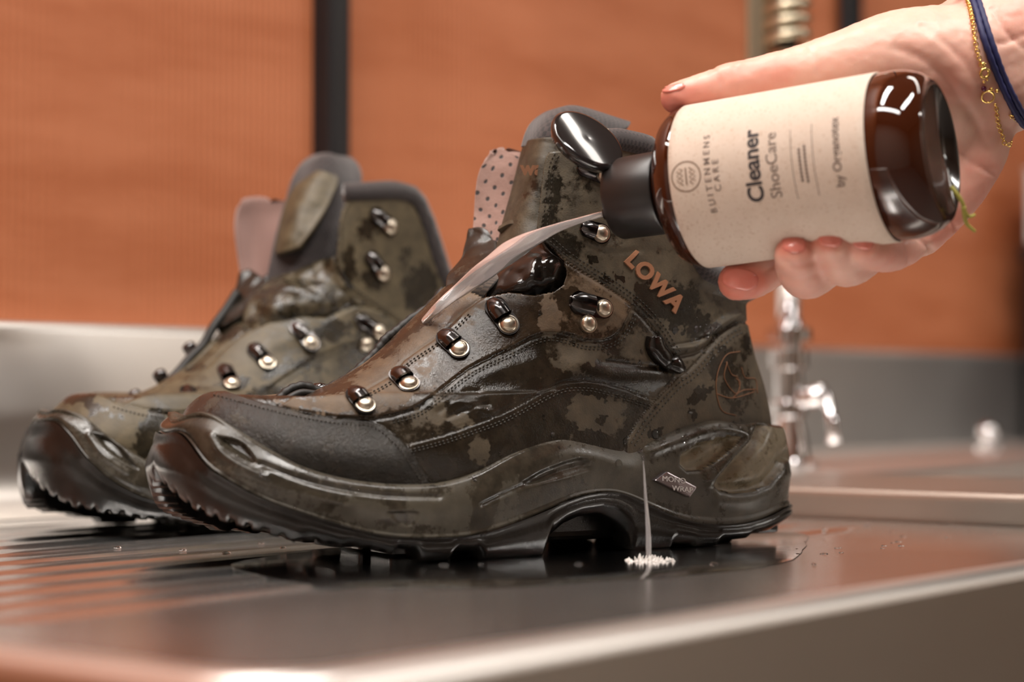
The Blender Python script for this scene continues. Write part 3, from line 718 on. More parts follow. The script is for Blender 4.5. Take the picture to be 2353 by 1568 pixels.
# hooks
for hp, rp in (((818, 908), (838, 935)), ((918, 862), (940, 886)), ((1026, 777), (1055, 805)), ((1138, 706), (1168, 748))): hook(nb, near, hp, rp, hw=25)
hook(nb, near, (1330, 697), (1385, 710), hw=27, rr=19, extra=(1349, 746), tall=.6)
hook(nb, near, (1348, 526), (1379, 538), hw=19, rr=19, tall=.7); hook(nb, near, (1342, 386), (1388, 402), hw=19, rr=19, tall=.7)
# medial hooks peeping over the instep
for px_, py_ in ((735, 892), (815, 862)):
    p = nb.onw(px_, py_ + 2, -.012); mb = MB(); mb.lathe([(-.002, .0030), (.0015, .0034), (.003, .0026), (.0036, 0)], p - Vector((0, 0, .001)), (.1, -.2, 1), 16); mb.build('lace_hook', M['gunmetal'], near, auto=50)
# tongue, lining, folds
put_sheet(nb, 'tongue', [[(1128, 640, -.006), (1170, 640, .004), (1250, 640, .012)], [(1150, 560, -.014), (1195, 555, .004), (1262, 560, .010)], [(1160, 520, -.018), (1205, 505, .002), (1270, 505, .008)], [(1182, 440, -.02), (1228, 430, .002), (1285, 420, .006)], [(1201, 365, -.02), (1245, 355, .002), (1310, 350, .004)], [(1212, 325, -.02), (1255, 318, .001), (1320, 318, 0)]], M['collar_leather'], near, .004, .0012, dry=.62)
put_sheet(nb, 'tongue_top', [[(1207, 345, -.021), (1260, 338, -.001), (1345, 345, 0)], [(1217, 312, -.021), (1270, 304, -.001), (1360, 316, -.002)], [(1230, 290, -.021), (1290, 280, -.003), (1405, 312, -.008)], [(1255, 272, -.021), (1315, 264, -.006), (1435, 302, -.012)], [(1285, 263, -.021), (1330, 258, -.010), (1445, 290, -.016)]], M['knit'], near, .006)
put_sheet(nb, 'tongue_tab', [[(1148, 535, -.014), (1180, 520, -.004), (1216, 528, .004)], [(1152, 526, -.015), (1182, 511, -.005), (1214, 519, .003)]], M['collar_leather'], near, .0035, dry=.6)
mb = MB(); tq = np.array([1222., 388.])
def tfit(x, y):
    p = nb.onw(tq[0] + x, tq[1] - y, -.004); p = p - ray(tq[0] + x, tq[1] - y) * .009; return p, -ray(*tq).normalized()
mb.add(*stamp_text('wa', 44, tfit, .0006, offset=1.8)); mb.build('tongue_embroidery', M['logo'], near, smooth=False)
put_sheet(nb, 'flap_lining', [[(1086, 565, -.026), (1120, 575, -.02), (1160, 580, -.012)], [(1090, 500, -.034), (1128, 505, -.028), (1172, 510, -.02)], [(1094, 440, -.037), (1136, 440, -.032), (1195, 440, -.022)], [(1102, 395, -.038), (1145, 385, -.034), (1210, 395, -.022)], [(1118, 362, -.038), (1155, 352, -.036), (1210, 368, -.024)], [(1130, 354, -.038), (1158, 348, -.036), (1205, 360, -.024)]], M['lining'], near, .004, .0008)
put_sheet(nb, 'flap_facing', [[(1026, 670, -.012), (1050, 668, -.008), (1095, 650, .0)], [(1032, 640, -.018), (1068, 630, -.012), (1118, 612, -.004)], [(1060, 605, -.024), (1095, 590, -.018), (1140, 590, -.01)], [(1074, 560, -.029), (1105, 550, -.024), (1144, 566, -.016)], [(1080, 530, -.031), (1108, 528, -.026), (1140, 556, -.018)]], M['collar_leather'], near, .004, .0015, dry=.25)
put_sheet(nb, 'wet_gusset', [[(1110, 696, .014), (1195, 688, .021), (1290, 672, .026)], [(1128, 655, .012), (1210, 652, .027), (1300, 632, .029)], [(1150, 622, .008), (1212, 612, .024), (1296, 600, .030)], [(1180, 590, .006), (1222, 580, .016), (1268, 574, .028)], [(1200, 565, .002), (1230, 558, .01), (1252, 552, .026)]], M['gusset'], near, .003, .0028, dry=.1, nu=40, nv=46)
put_sheet(nb, 'webbing_loop', [[(1048, 690, .010), (1100, 700, .014)], [(1072, 655, .012), (1128, 662, .017)], [(1104, 630, .010), (1150, 640, .013)], [(1118, 626, .002), (1150, 634, .003)]], M['webbing'], near, .0022)
cord = [(639, 919), (665, 896), (698, 887), (734, 898), (767, 886), (808, 862), (838, 835), (865, 808), (886, 779), (910, 761), (943, 734), (987, 704), (1020, 665)]
mb = MB(); pts = [nb.onw(x, y, -.010) for x, y in poly_smooth(cord, 6)]; mb.tube(pts, [.0019 * (1 + .12 * math.sin(i * 1.9)) for i in range(len(pts))], 9)
pts = [nb.onw(x, y, -.006) for x, y in poly_smooth([(648, 925), (690, 903), (735, 905), (790, 885)], 6)]; mb.tube(pts, .0015, 8); mb.build('lace_edge_cord', M['lace_cord'], near)
# padded knit roll around the collar
def collar_roll(B, root, mat, r=.0052, rise=.003, lo=0.0):
    P = B.ctop[::5].copy(); ok = P[:, 0] > np.where(P[:, 1] < 0, lo + .022, lo); c = np.array([.215, 0]); d = P[:, :2] - c
    P[:, :2] = c + d * .955; P[:, 2] += rise; P = B.W(P); n = len(P)
    idx = [i for i in range(n) if ok[i]]; cut = next(k for k in range(len(idx)) if idx[k] - idx[k - 1] not in (1, )) if not ok.all() else 0
    idx = idx[cut:] + idx[:cut]; path = [P[i] for i in idx]
    mb = MB(); mb.tube(path, r, 12); me = mesh(mb.v, mb.f); uv = me.uv_layers.new(name='UVMap')
    for lp in me.loops:
        i = lp.vertex_index; uv.data[lp.index].uv = ((i // 12) * .0035, (i % 12) / 12 * .033)
    return put('collar_padding', me, mat, root)
collar_roll(nb, near, M['knit'], lo=.170)
# ================================================================== far boot (the other foot of the pair)
fb = Boot((-0.2185, 0.920), 46.0, [(a, -b) for a, b in MED], [(a, -b) for a, b in LAT])
far = empty('hiking_boot', tuple(fb.W(np.array([.15, 0, 0]))))
tag(far, 'drier olive brown leather hiking boot standing behind the other, beside the steel upstand', 'boot', 'pair of hiking boots on the drainer')
fT = [(58, 968), (66, 954), (89, 945), (125, 948), (179, 966), (238, 999), (298, 1035), (343, 1064), (420, 1090), (504, 1112), (597, 1115), (690, 1085), (752, 1050), (798, 1028), (845, 1028), (891, 1040), (953, 1030), (1015, 1000), (1054, 990), (1077, 995)]
fM = [(50, 985), (60, 973), (104, 969), (143, 984), (167, 1017), (209, 1064), (268, 1112), (328, 1142), (402, 1163), (489, 1182), (597, 1188), (690, 1170), (768, 1130), (814, 1108), (860, 1110), (914, 1140), (968, 1158), (1030, 1152), (1077, 1130)]
fB = [(37, 1052), (45, 1082), (74, 1118), (119, 1145), (167, 1169), (200, 1172), (238, 1183), (280, 1183), (328, 1196), (380, 1196), (447, 1210), (489, 1212), (504, 1226), (566, 1226), (574, 1210), (628, 1208), (635, 1222), (721, 1218), (729, 1190), (768, 1160), (814, 1150), (860, 1170), (876, 1208), (953, 1204), (961, 1195), (1030, 1190), (1077, 1165)]
fmats = dict(boot_mats); fmats.update(default=M['far_leather'], toe_cap=M['far_leather'], vamp=M['vamp'], eyelet_facing=M['far_leather'], collar_panel=M['far_leather'], quarter=M['far_leather'])
build_sole(fb, far, fT, fM, fB, fmats, [('poly', [(212, 995), (255, 1008), (285, 1035), (318, 1078), (280, 1060), (240, 1030)], -3.2, 1.6), ('line', [(205, 1000), (235, 1045), (290, 1085)], .9, 1.4), ('line', [(150, 985), (185, 1030), (240, 1080), (320, 1120)], .6, 2)], dry=[(250, 1050, 300, 60, 25, .42)])
fEYE = [(285, 928), (374, 893), (411, 862), (472, 849), (524, 798), (561, 769), (622, 741), (692, 727), (748, 732), (813, 704)]
fLOW = [(262, 926), (327, 944), (402, 950), (480, 940), (594, 905), (654, 868), (725, 825), (790, 797), (850, 790), (905, 790)]
fCOL = [(770, 608), (795, 657), (856, 704), (912, 741), (960, 790)]
fFRONT = [(776, 608), (776, 527), (784, 490), (797, 460), (821, 442), (840, 432)]
fpan = [('vamp', [(262, 926), (262, 800), (500, 560), (760, 600), (795, 657)] + fEYE[::-1], -.3, .42), ('eyelet_facing', fEYE + [(870, 715), (912, 741)] + fLOW[::-1], 1.0, .60),
        ('collar_panel', fFRONT[::-1] + fCOL + [(1100, 900), (1200, 700), (1100, 250), (860, 300)], .7, .66), ('toe_cap', [(70, 950), (100, 930), (140, 905), (168, 896), (210, 906), (262, 924), (327, 942), (374, 952), (430, 975), (480, 1010), (540, 1110), (300, 1110), (60, 1000)], 1.0, .8)]
fblobs = [(165, 910, 60, 16, 15, .1), (240, 945, 60, 14, 20, .2), (225, 960, 26, 14, 30, .1), (350, 990, 40, 50, 10, .25), (330, 1030, 30, 22, 0, .1), (300, 940, 40, 20, 10, .9), (250, 985, 50, 30, 20, .95), (620, 860, 90, 50, -20, .75), (700, 800, 60, 60, -20, .55), (830, 770, 60, 40, 0, .5), (870, 560, 80, 90, 0, .85), (960, 660, 40, 60, 10, .1), (800, 620, 20, 60, 0, .3), (650, 900, 100, 40, -20, .5), (520, 830, 50, 40, -30, .8), (640, 850, 40, 16, -20, .1), (600, 920, 60, 20, -15, .15), (760, 760, 40, 26, 0, .2), (850, 640, 30, 22, 20, .25), (845, 530, 26, 30, 0, .3), (690, 840, 30, 14, -25, .2), (560, 880, 26, 14, -30, .2), (930, 600, 30, 40, 0, .55)]
build_upper(fb, far, fpan, [(fLOW, .5, .6), (fCOL, .9, .8), (fEYE, .5, .7)], [[(770, 610), (776, 527), (784, 490), (797, 460), (821, 442), (840, 432), (850, 200), (400, 200), (480, 640), (560, 760), (622, 741), (692, 727), (748, 732), (800, 700), (800, 660)]], fblobs, fmats,
            [([(620, 800), (690, 770)], .8, 4)], res=(250, 90, 160), drop_far=[[(400, 200), (800, 200), (800, 640), (400, 680)]])
o = stitch_mesh(fb, [off(fLOW, 10), off(fCOL, -10), off(fFRONT[:5], 10)], r=.0003).build('stitching', M['thread'], far, smooth=False); o['kind'] = 'stuff'
for hp, rp in (((517, 850), (533, 886)), ((585, 803), (615, 837)), ((681, 754), (713, 793)), ((863, 494), (895, 522)), ((853, 594), (878, 629))): hook(fb, far, hp, rp, hw=18, rr=16)
hook(fb, far, (830, 738), (870, 765), hw=18, rr=16, extra=(840, 792), tall=.7); hook(fb, far, (432, 900), (452, 925), hw=19, rr=14)
for px_, py_, w_ in ((369, 865, -.022), (311, 912, -.022), (437, 802, -.022)):
    p = fb.onw(px_, py_, w_); mb = MB(); mb.lathe([(-.004, .0032), (.0015, .0036), (.003, .0028), (.0038, 0)], p, (-.5, -.2, .8), 16); mb.build('lace_hook', M['gunmetal'], far, auto=50)
put_sheet(fb, 'flap_lining', [[(556, 640, -.022), (590, 650, -.018), (640, 650, -.008)], [(550, 600, -.026), (590, 605, -.022), (640, 610, -.01)], [(542, 540, -.03), (590, 545, -.026), (650, 545, -.012)], [(541, 505, -.032), (590, 500, -.028), (665, 500, -.015)], [(548, 473, -.032), (595, 466, -.028), (668, 478, -.016)], [(560, 465, -.032), (600, 463, -.028), (660, 474, -.016)]], M['plain_lining'], far, .005)
put_sheet(fb, 'tongue', [[(610, 680, -.008), (690, 660, .006), (790, 650, .012)], [(620, 620, -.01), (700, 600, .006), (785, 600, .012)], [(640, 540, -.014), (715, 520, .004), (790, 520, .008)], [(662, 460, -.018), (735, 450, .002), (812, 460, .002)], [(676, 420, -.02), (745, 405, 0), (826, 420, -.004)], [(698, 385, -.021), (750, 375, -.003), (818, 388, -.01)], [(725, 366, -.022), (755, 361, -.006), (800, 368, -.012)]], M['knit'], far, .006, .001)
put_sheet(fb, 'tongue_patch', [[(637, 586, -.006), (655, 582, .004), (690, 570, .012)], [(642, 545, -.008), (672, 535, .006), (724, 525, .014)], [(657, 478, -.012), (695, 470, .004), (752, 480, .012)], [(684, 428, -.014), (720, 420, .002), (774, 430, .008)], [(712, 400, -.015), (738, 396, 0), (776, 408, .006)]], M['far_leather'], far, .003, .001, dry=.7)
put_sheet(fb, 'flap_facing', [[(500, 760, -.012), (530, 750, -.006), (580, 720, .004)], [(520, 710, -.016), (550, 700, -.01), (610, 680, .0)], [(545, 668, -.02), (575, 660, -.014), (620, 650, -.004)], [(556, 630, -.022), (580, 625, -.018), (605, 640, -.008)]], M['collar_leather'], far, .005, .002, dry=.25)
put_sheet(fb, 'gusset', [[(556, 775, .004), (640, 738, .018), (720, 732, .024), (812, 712, .026)], [(560, 735, .002), (640, 705, .018), (725, 700, .026), (815, 690, .030)], [(575, 695, 0), (650, 672, .014), (730, 672, .024), (800, 662, .030)], [(610, 660, -.004), (665, 650, .008), (730, 640, .018), (782, 632, .028)], [(640, 640, -.004), (700, 620, .006), (745, 600, .016), (772, 590, .026)]], M['far_leather'], far, .004, .0022, dry=.45, nu=44, nv=44)
cord = [(262, 930), (300, 926), (340, 912), (374, 891), (411, 854), (439, 821), (467, 793), (491, 751), (519, 713), (545, 672)]
mb = MB(); pts = [fb.onw(x, y, -.012) for x, y in poly_smooth(cord, 6)]; mb.tube(pts, .0024, 9); mb.build('lace_edge_cord', M['lace_cord'], far)
collar_roll(fb, far, M['knit'], rise=.001, lo=.162)
# ------------------------------------------------------------------ the room and the sink
def panel_mat(name, c1, c2):
    t = NT(name); v = t.coord((2.5, 2.5, 14), rot=(0, .09, 0)); n = t.noise(v, 1.6, 5, .6); n2 = t.noise(t.coord((60, 60, 3)), 4, 4, .6)
    f = t.math('ADD', t.math('MULTIPLY', t.ramp(n, .35, .7), .7), t.math('MULTIPLY', n2, .3))
    t.set(Base_Color=t.mix(f, c1, c2), Roughness=.42, Specular_IOR_Level=.4); return t.m
M['panel'] = panel_mat('terracotta_ribbed_panel', srgb(189, 117, 81), srgb(166, 94, 58))
M['black'] = plain('black_powder_coat', (.012, .012, .014), .35)
M['plaster'] = plain('beige_plaster', (.52, .46, .40), .9); M['light_plaster'] = plain('cream_plaster', (.74, .69, .62), .9); M['brown_wall'] = plain('brown_plaster', (.20, .15, .11), .85); M['dark_wall'] = plain('dark_brown_wall', (.018, .014, .012), .7)
M['floor'] = plain('grey_screed', (.20, .17, .15), .6)
M['ceil'] = plain('grey_ceiling', (.38, .35, .32), .95)
M['steel'] = steel('brushed_steel', (.78, .77, .75), .24, (2, 90, 90), -SINK_ROT, .10, .02)
M['apron'] = steel('satin_steel_apron', (.60, .56, .51), .32, (2, 2, 160), -SINK_ROT, .10, .02)
M['upstand'] = steel('satin_steel_upstand', (.80, .76, .72), .36, (2, 2, 160), -SINK_ROT, .08, .02)
M['deck'] = steel('dull_steel_deck', (.50, .47, .42), .38, (2, 2, 160), -SINK_ROT, .08, .02)
M['chrome'] = NT('chrome').set(Base_Color=(.78, .77, .78), Metallic=1.0, Roughness=.07).m
M['spring'] = NT('aged_nickel_spring').set(Base_Color=(.60, .52, .38), Metallic=1.0, Roughness=.30).m
UMIN, UMAX, VMIN, VW = -1.5, 3.7, -2.4, V1 + .022
def wallbox(name, u0, u1, v0, v1, z0, z1, mat, kind='structure'):
    mb = MB(); c = sw((u0 + u1) / 2, (v0 + v1) / 2, (z0 + z1) / 2); mb.box(c, u1 - u0, v1 - v0, z1 - z0, Matrix.Rotation(SINK_ROT, 3, 'Z'))
    o = mb.build(name, mat, smooth=False)
    if kind: o['kind'] = kind
    return o
wallbox('floor', UMIN, UMAX, VMIN, VW + .06, -.95, -.90, M['floor'])
wallbox('ceiling', UMIN, UMAX, VMIN, VW + .06, CEIL, CEIL + .05, M['ceil'])
wallbox('wall_left', UMIN - .05, UMIN, VMIN, VW + .06, -.95, CEIL + .05, M['plaster'])
wallbox('wall_right', UMAX, UMAX + .05, VMIN, VW + .06, -.95, CEIL + .05, M['brown_wall'])
wallbox('wall_front', UMIN, UMAX, VMIN - .05, VMIN, -.95, CEIL + .05, M['brown_wall'])
wallbox('pale_reflection_board', 2.25, UMAX - .02, VMIN, VMIN + .04, -.90, 1.30, M['light_plaster'])  # unseen pale board, added so the upstand mirrors something bright
d1 = wallbox('dark_reflection_board', UMAX - .04, UMAX, -.55, .80, -.90, 1.25, M['dark_wall'])  # unseen dark board, added for the black reflection in the upstand
wb = wallbox('wall_back', UMIN, UMAX, VW + .02, VW + .06, -.95, CEIL + .05, M['black'])
def wall_u(px):                            # place along the wall seen at pixel column px
    k = (px - PX) / F; w = VW; return w * (U[0] * k + U[1]) / (V[0] * k + V[1])
pu = [wall_u(727), wall_u(776), wall_u(1926), wall_u(1962)]
def ribbed(u0, u1):
    p = .0052; n = int((u1 - u0) / p) * 4; us = np.linspace(u0, u1, n + 1); dv = -.0011 * np.abs(np.sin(us / p * math.pi)) ** .7
    vs = []
    for z in (-.90, CEIL): vs += [sw(u, VW + .004 + d, z) for u, d in zip(us, dv)]
    m = n + 1; return mesh(vs, [(i, m + i, m + i + 1, i + 1)[::-1] for i in range(n)])
for a, b in ((UMIN, pu[0]), (pu[1], UMAX)):
    o = put('ribbed_panel', ribbed(a, b), M['panel'], wb)
for i, (a, b) in enumerate(((pu[0], pu[1]), (pu[2], pu[3]))):
    o = wallbox('trim_%d' % (i + 1), a, b, VW - .012, VW + (.02, -.001)[i], (-.90, .33)[i], CEIL, M['black'])
    mod(o, 'BEVEL', width=.003, segments=2)
    for z in ((.17, .60, 1.1) if i == 0 else (.60, 1.1)):
        mb = MB(); mb.lathe([(-.002, .006), (.001, .006), (.003, .004), (.0035, 0)], sw((a + b) / 2 + .006, VW - .012, z), tuple(-Vector((V[0], V[1], 0))), 16); mb.build('screw', M['chrome'], o)
# lamps on the ceiling
M['lamp_glow'] = NT('lamp_diffuser').set(Base_Color=(.9, .85, .8), Emission_Color=(1, .86, .70, 1), Emission_Strength=3.0).m
M['lamp_case'] = plain('white_lamp_case', (.7, .68, .64), .4)
for i, (u, v, sx, sy, p) in enumerate(LAMPS):
    e = empty('ceiling_lamp', sw(u, v, CEIL)); tag(e, ['long flat ceiling lamp running across the room beside the left wall', 'long flat ceiling lamp above the room in front of the sink', 'long flat ceiling lamp directly above the drainer', 'long flat ceiling lamp above the far end of the sink', 'long flat lamp added to brighten the pale board on the front wall'][i], 'lamp', 'ceiling lamps')
    R3 = Matrix.Rotation(SINK_ROT, 3, 'Z'); mb = MB(); mb.box(sw(u, v, CEIL - .018), sx + .02, sy + .02, .034, R3); mb.build('housing', M['lamp_case'], e, smooth=False)
    mb = MB(); mb.box(sw(u, v, CEIL - .038), sx, sy, .006, R3); mb.build('diffuser', M['lamp_glow'], e, smooth=False)

# ---- steel sink: drainer with rim, deck, basin, upstand
sink = empty('steel_sink', sw((U0 + 2.4) / 2, (V0 + V1) / 2, -.2)); tag(sink, 'stainless steel sink unit with ridged drainer, raised basin deck and upstand', 'sink')
us = np.arange(U0 + .016, UF - .003 + 1e-6, .004); vv = np.arange(V0 + .012, V1 - .02, .0022)
UU, VV = np.meshgrid(us, vv, indexing='ij'); per = .032
inn = sstep(U0 + .05, U0 + .09, UU) * (1 - sstep(UF - .06, UF - .03, UU)) * sstep(V0 + .150, V0 + .165, VV) * (1 - sstep(V1 - .07, V1 - .05, VV))
g = np.cos((VV - V0) / per * 2 * math.pi); ZZ = -.0014 * inn * (1 - sstep(-.2, .55, g))
ZZ = ZZ + .00035 * np.sin(UU * 23 + VV * 9) * 0
Vv = np.stack([UU * U[0] + VV * V[0], UU * U[1] + VV * V[1], ZZ], -1).reshape(-1, 3); nu_, nv_ = UU.shape
ii, jj = np.meshgrid(np.arange(nu_ - 1), np.arange(nv_ - 1), indexing='ij')
put('drainer', mesh_np(Vv, np.stack([ii * nv_ + jj, (ii + 1) * nv_ + jj, (ii + 1) * nv_ + jj + 1, ii * nv_ + jj + 1], -1).reshape(-1, 4)), M['steel'], sink)
# rolled rim: profile (inset, z) swept along the front and left edges with a rounded corner
def rim_path(d, n=10, rc=.028):
    r = max(rc - d, .004); pts = [(2.42, V0 + d)]
    for k in range(n + 1):
        a = -math.pi / 2 - (math.pi / 2) * k / n; pts.append((U0 + rc + r * math.cos(a) if r > .004 else U0 + d + .004 + .004 * math.cos(a), V0 + rc + r * math.sin(a) if r > .004 else V0 + d + .004 + .004 * math.sin(a)))
    pts.append((U0 + d, V1 + .012)); return pts
prof = [(0, -.24), (0, .0005), (.0006, .0030), (.0022, .0047), (.0045, .0055), (.0095, .0056), (.0118, .0045), (.0132, .0022), (.0150, .0002), (.024, -.0004)]
rows = [[sw(u, v, z) for u, v in rim_path(d)] for d, z in prof]; m = len(rows[0])
o = put('rim', mesh([p for r in rows[1:] for p in r], [(i * m + j, i * m + j + 1, (i + 1) * m + j + 1, (i + 1) * m + j) for i in range(len(rows) - 2) for j in range(m - 1)]), M['upstand'], sink)
put('apron', mesh(rows[0] + rows[1], [(j, j + 1, m + j + 1, m + j) for j in range(m - 1)]), M['apron'], sink)
def slab(name, u0, u1, v0, v1, z0, z1, mat=None, bev=.004, parent=None):
    mb = MB(); mb.box(sw((u0 + u1) / 2, (v0 + v1) / 2, (z0 + z1) / 2), u1 - u0, v1 - v0, z1 - z0, Matrix.Rotation(SINK_ROT, 3, 'Z'))
    o = mb.build(name, mat or M['upstand'], parent or sink, smooth=False); mod(o, 'BEVEL', width=bev, segments=3); return o
DK = .016; BU0, BU1, BV0, BV1 = UB, 1.62, V0 + .07, .60
slab('deck', UF, BU0, V0 + .013, V1, -.012, DK, M['deck']); slab('deck', BU1, 2.42, V0 + .013, V1, -.012, DK)
slab('deck', BU0, BU1, V0 + .013, BV0, -.012, DK); slab('deck', BU0, BU1, BV1, V1, -.012, DK)
bd = .18; ring = []
for z, ins in ((DK - .002, -.001), (-.01, .004), (-bd + .03, .012), (-bd + .006, .03), (-bd, .06)):
    r = .03; c = []
    for (cu, cv, a0) in ((BU1 - ins - r, BV1 - ins - r, 0), (BU0 + ins + r, BV1 - ins - r, 90), (BU0 + ins + r, BV0 + ins + r, 180), (BU1 - ins - r, BV0 + ins + r, 270)):
        for k in range(6): a = math.radians(a0 + 18 * k); c.append(sw(cu + r * math.cos(a), cv + r * math.sin(a), z))
    ring.append(c)
n_ = 24; vs = [p for c in ring for p in c]; fs = [(i * n_ + j, (i + 1) * n_ + j, (i + 1) * n_ + (j + 1) % n_, i * n_ + (j + 1) % n_) for i in range(4) for j in range(n_)] + [tuple(4 * n_ + j for j in range(n_))]
put('basin', mesh(vs, fs), M['upstand'], sink)
# upstand with a cove at its foot
prof = [(-.034, .0005)] + [(-.03 + .03 * math.sin(math.radians(a)), .03 - .03 * math.cos(math.radians(a))) for a in range(0, 91, 10)] + [(0, .098), (.0015, .1025), (.005, .104), (.016, .104), (.020, .100)]
vs = [sw(u, V1 + d, z + (0 if z > .05 else 0)) for d, z in prof for u in (U0, UF)]; k = len(prof)
put('upstand', mesh(vs, [(2 * i, 2 * i + 1, 2 * i + 3, 2 * i + 2)[::-1] for i in range(k - 1)]), M['upstand'], sink)
prof = [(-.002, DK)] + [(0, DK + .002), (0, .098), (.0015, .1025), (.005, .104), (.016, .104), (.020, .100)]
vs = [sw(u, V1 + d, z) for d, z in prof for u in (UF, 2.42)]; k = len(prof)
put('upstand', mesh(vs, [(2 * i, 2 * i + 1, 2 * i + 3, 2 * i + 2)[::-1] for i in range(k - 1)]), M['upstand'], sink)
# cupboard that carries it
M['cupboard'] = plain('dark_walnut_cupboard', (.06, .03, .018), .5)
cb = empty('sink_cupboard', sw(1.4, .6, -.9)); tag(cb, 'dark cupboard standing under the steel sink', 'cupboard')
slab('carcass', U0 + .02, 2.40, V0 + .03, V1, -.9, -.19, M['cupboard'], .002, cb)
for i in range(4):
    a = U0 + .03 + i * .515; d = slab('door', a, a + .50, V0 + .012, V0 + .03, -.88, -.25, M['cupboard'], .002, cb); slab('handle', a + .44, a + .455, V0 - .008, V0 + .012, -.40, -.28, M['chrome'], .002, d)

# ---- pre-rinse tap
P0 = sw(1.16, .667, DK); k_ = P0.y; P0 = Vector(((1812 - PX) / F * 1.33, 1.33, DK)); Zc = lambda y: CAMZ + (900 - y) / F * 1.33
tap = empty('rinse_tap', P0); tag(tap, 'chrome rinse tap with a coiled spring hose behind the boots', 'tap'); UP = (0, 0, 1)
mb = MB(); mb.lathe([(0, .019), (.004, .019), (.006, .014), (.02, .012), (.03, .0095), (Zc(960) - DK, .0092), (Zc(955) - DK, .0115), (Zc(925) - DK, .0115), (Zc(920) - DK, .0092), (Zc(850) - DK, .0092), (Zc(845) - DK, .0125), (Zc(805) - DK, .0125), (Zc(800) - DK, .0088), (Zc(785) - DK, .0085), (Zc(783) - DK, .0150), (Zc(755) - DK, .0150), (Zc(750) - DK, .0100), (Zc(735) - DK, .0085)], P0, UP, 28); mb.build('body', M['chrome'], tap, auto=40)
mb = MB(); mb.lathe([(Zc(740) - DK, .0075), (Zc(130) - DK, .0075)], P0, UP, 20); mb.build('riser', M['chrome'], tap)
mb = MB(); mb.lathe([(Zc(150) - DK, .006), (Zc(140) - DK, .012), (Zc(118) - DK, .0125), (Zc(112) - DK, .009)], P0, UP, 20); mb.build('collar', M['spring'], tap, auto=40)
mb = MB(); hp = P0 + Vector((0, 0, Zc(920) - DK)); mb.tube([hp, hp + Vector((.014, -.01, .002)), hp + Vector((.022, -.014, .004))], [.006, .007, .0075], 14); mb.tube([hp + Vector((.022, -.014, .004)), hp + Vector((.026, -.016, -.016)), hp + Vector((.027, -.018, -.028))], [.0035, .0035, .005], 10); mb.build('lever', M['chrome'], tap)
mb = MB(); mb.lathe([(Zc(118) - DK, .0065), (.62, .0065)], P0, UP, 16); mb.build('hose', M['black'], tap)
hel = []
for i in range(0, 36 * 16):
    a = 2 * math.pi * i / 16; z = Zc(108) + (i / 16) * .0098; hel.append(P0 + Vector((.0125 * math.cos(a), .0125 * math.sin(a), z - DK)))
mb = MB(); mb.tube(hel, .0036, 8); mb.build('spring', M['spring'], tap)
mb = MB(); mb.box(P0 + Vector((-.019, .01, Zc(20) - DK)), .016, .010, .09); o = mb.build('hose_bracket', M['spring'], tap, smooth=False); mod(o, 'BEVEL', width=.003, segments=2)
# small things at the far end of the deck
kp = Vector(((2270 - PX) / F * 1.72, 1.72, DK)); kn = empty('waste_knob', kp); tag(kn, 'small round chrome waste knob on the sink deck', 'knob')
mb = MB(); mb.lathe([(0, .012), (.003, .012), (.004, .005), (.010, .005)], kp, UP, 20); mb.build('stem', M['chrome'], kn, auto=40)
mb = MB(); mb.lathe([(.009, .004), (.011, .0085), (.016, .0095), (.021, .007), (.023, 0)], kp, UP, 20); mb.build('cap', M['chrome'], kn)
ub = wall_u(2296); bx = empty('storage_box', sw(ub + .2, V1 - .14, DK)); tag(bx, 'black plastic storage box at the far end of the sink', 'box')
slab('tub', ub, ub + .42, V1 - .27, V1 - .004, DK, DK + .18, M['black'], .008, bx); slab('lid', ub - .008, ub + .428, V1 - .278, V1 - .003, DK + .181, DK + .20, M['black'], .006, bx)
M['carton'] = plain('white_card', (.62, .60, .58), .7)
wc = empty('white_carton', sw(ub + .10, V1 - .1, DK + .2)); tag(wc, 'small white carton standing on the black storage box', 'carton')
slab('carton_body', ub - .004, ub + .20, V1 - .16, V1 - .01, DK + .201, DK + .275, M['carton'], .003, wc); slab('lid_flap', ub - .005, ub + .201, V1 - .161, V1 - .009, DK + .2755, DK + .279, M['carton'], .001, wc)
# ================================================================== bottle
Pb, Pc = at(2150, 345, .745), at(1440, 455, .800)
AX = (Pc - Pb).normalized(); RB = .03165; S = (Pc - Pb).length / .122
tocam = (EYE - Pb.lerp(Pc, .5)).normalized(); EF = (tocam - AX * tocam.dot(AX)).normalized(); EU = AX.cross(EF); EU = -EU if EU.z < 0 else EU
bottle = empty('bottle', Pb); tag(bottle, 'amber cleaner bottle with a kraft paper label tipped in the hand', 'bottle')
t = NT('amber_plastic'); lw = t.new('ShaderNodeLayerWeight'); lw.inputs['Blend'].default_value = .35
t.set(Base_Color=(.055, .011, .003), Transmission_Weight=.35, IOR=1.42, Roughness=.05, Coat_Weight=.6, Coat_Roughness=.03); M['amber'] = t.m
prof = [(.0045, 0), (.0042, .0225), (-.0024, .0245), (-.0016, .0268), (.0015, .0292), (.0055, .0308), (.010, RB), (.0155, RB), (.0165, RB - .0004), (.092, RB - .0004), (.0930, RB), (.0955, RB - .0006), (.0985, .0292), (.1005, .0262), (.1020, .0220), (.1030, .0175), (.1036, .0145), (.1075, .0140), (.109, 0)]
mb = MB(); mb.lathe([(a * S, b) for a, b in prof], Pb, AX, 96, EF); mb.build('flask', M['amber'], bottle)
M['base'] = NT('dark_amber_base').set(Base_Color=(.012, .007, .005), Roughness=.16, Coat_Weight=.4).m
mb = MB(); mb.lathe([(-.0021, .0249), (-.0026, .0244), (-.0019, .0238), (.0004, .0225), (.0012, .020), (.0020, .010), (.0022, 0)], Pb, AX, 72, EF); mb.build('base', M['base'], bottle)
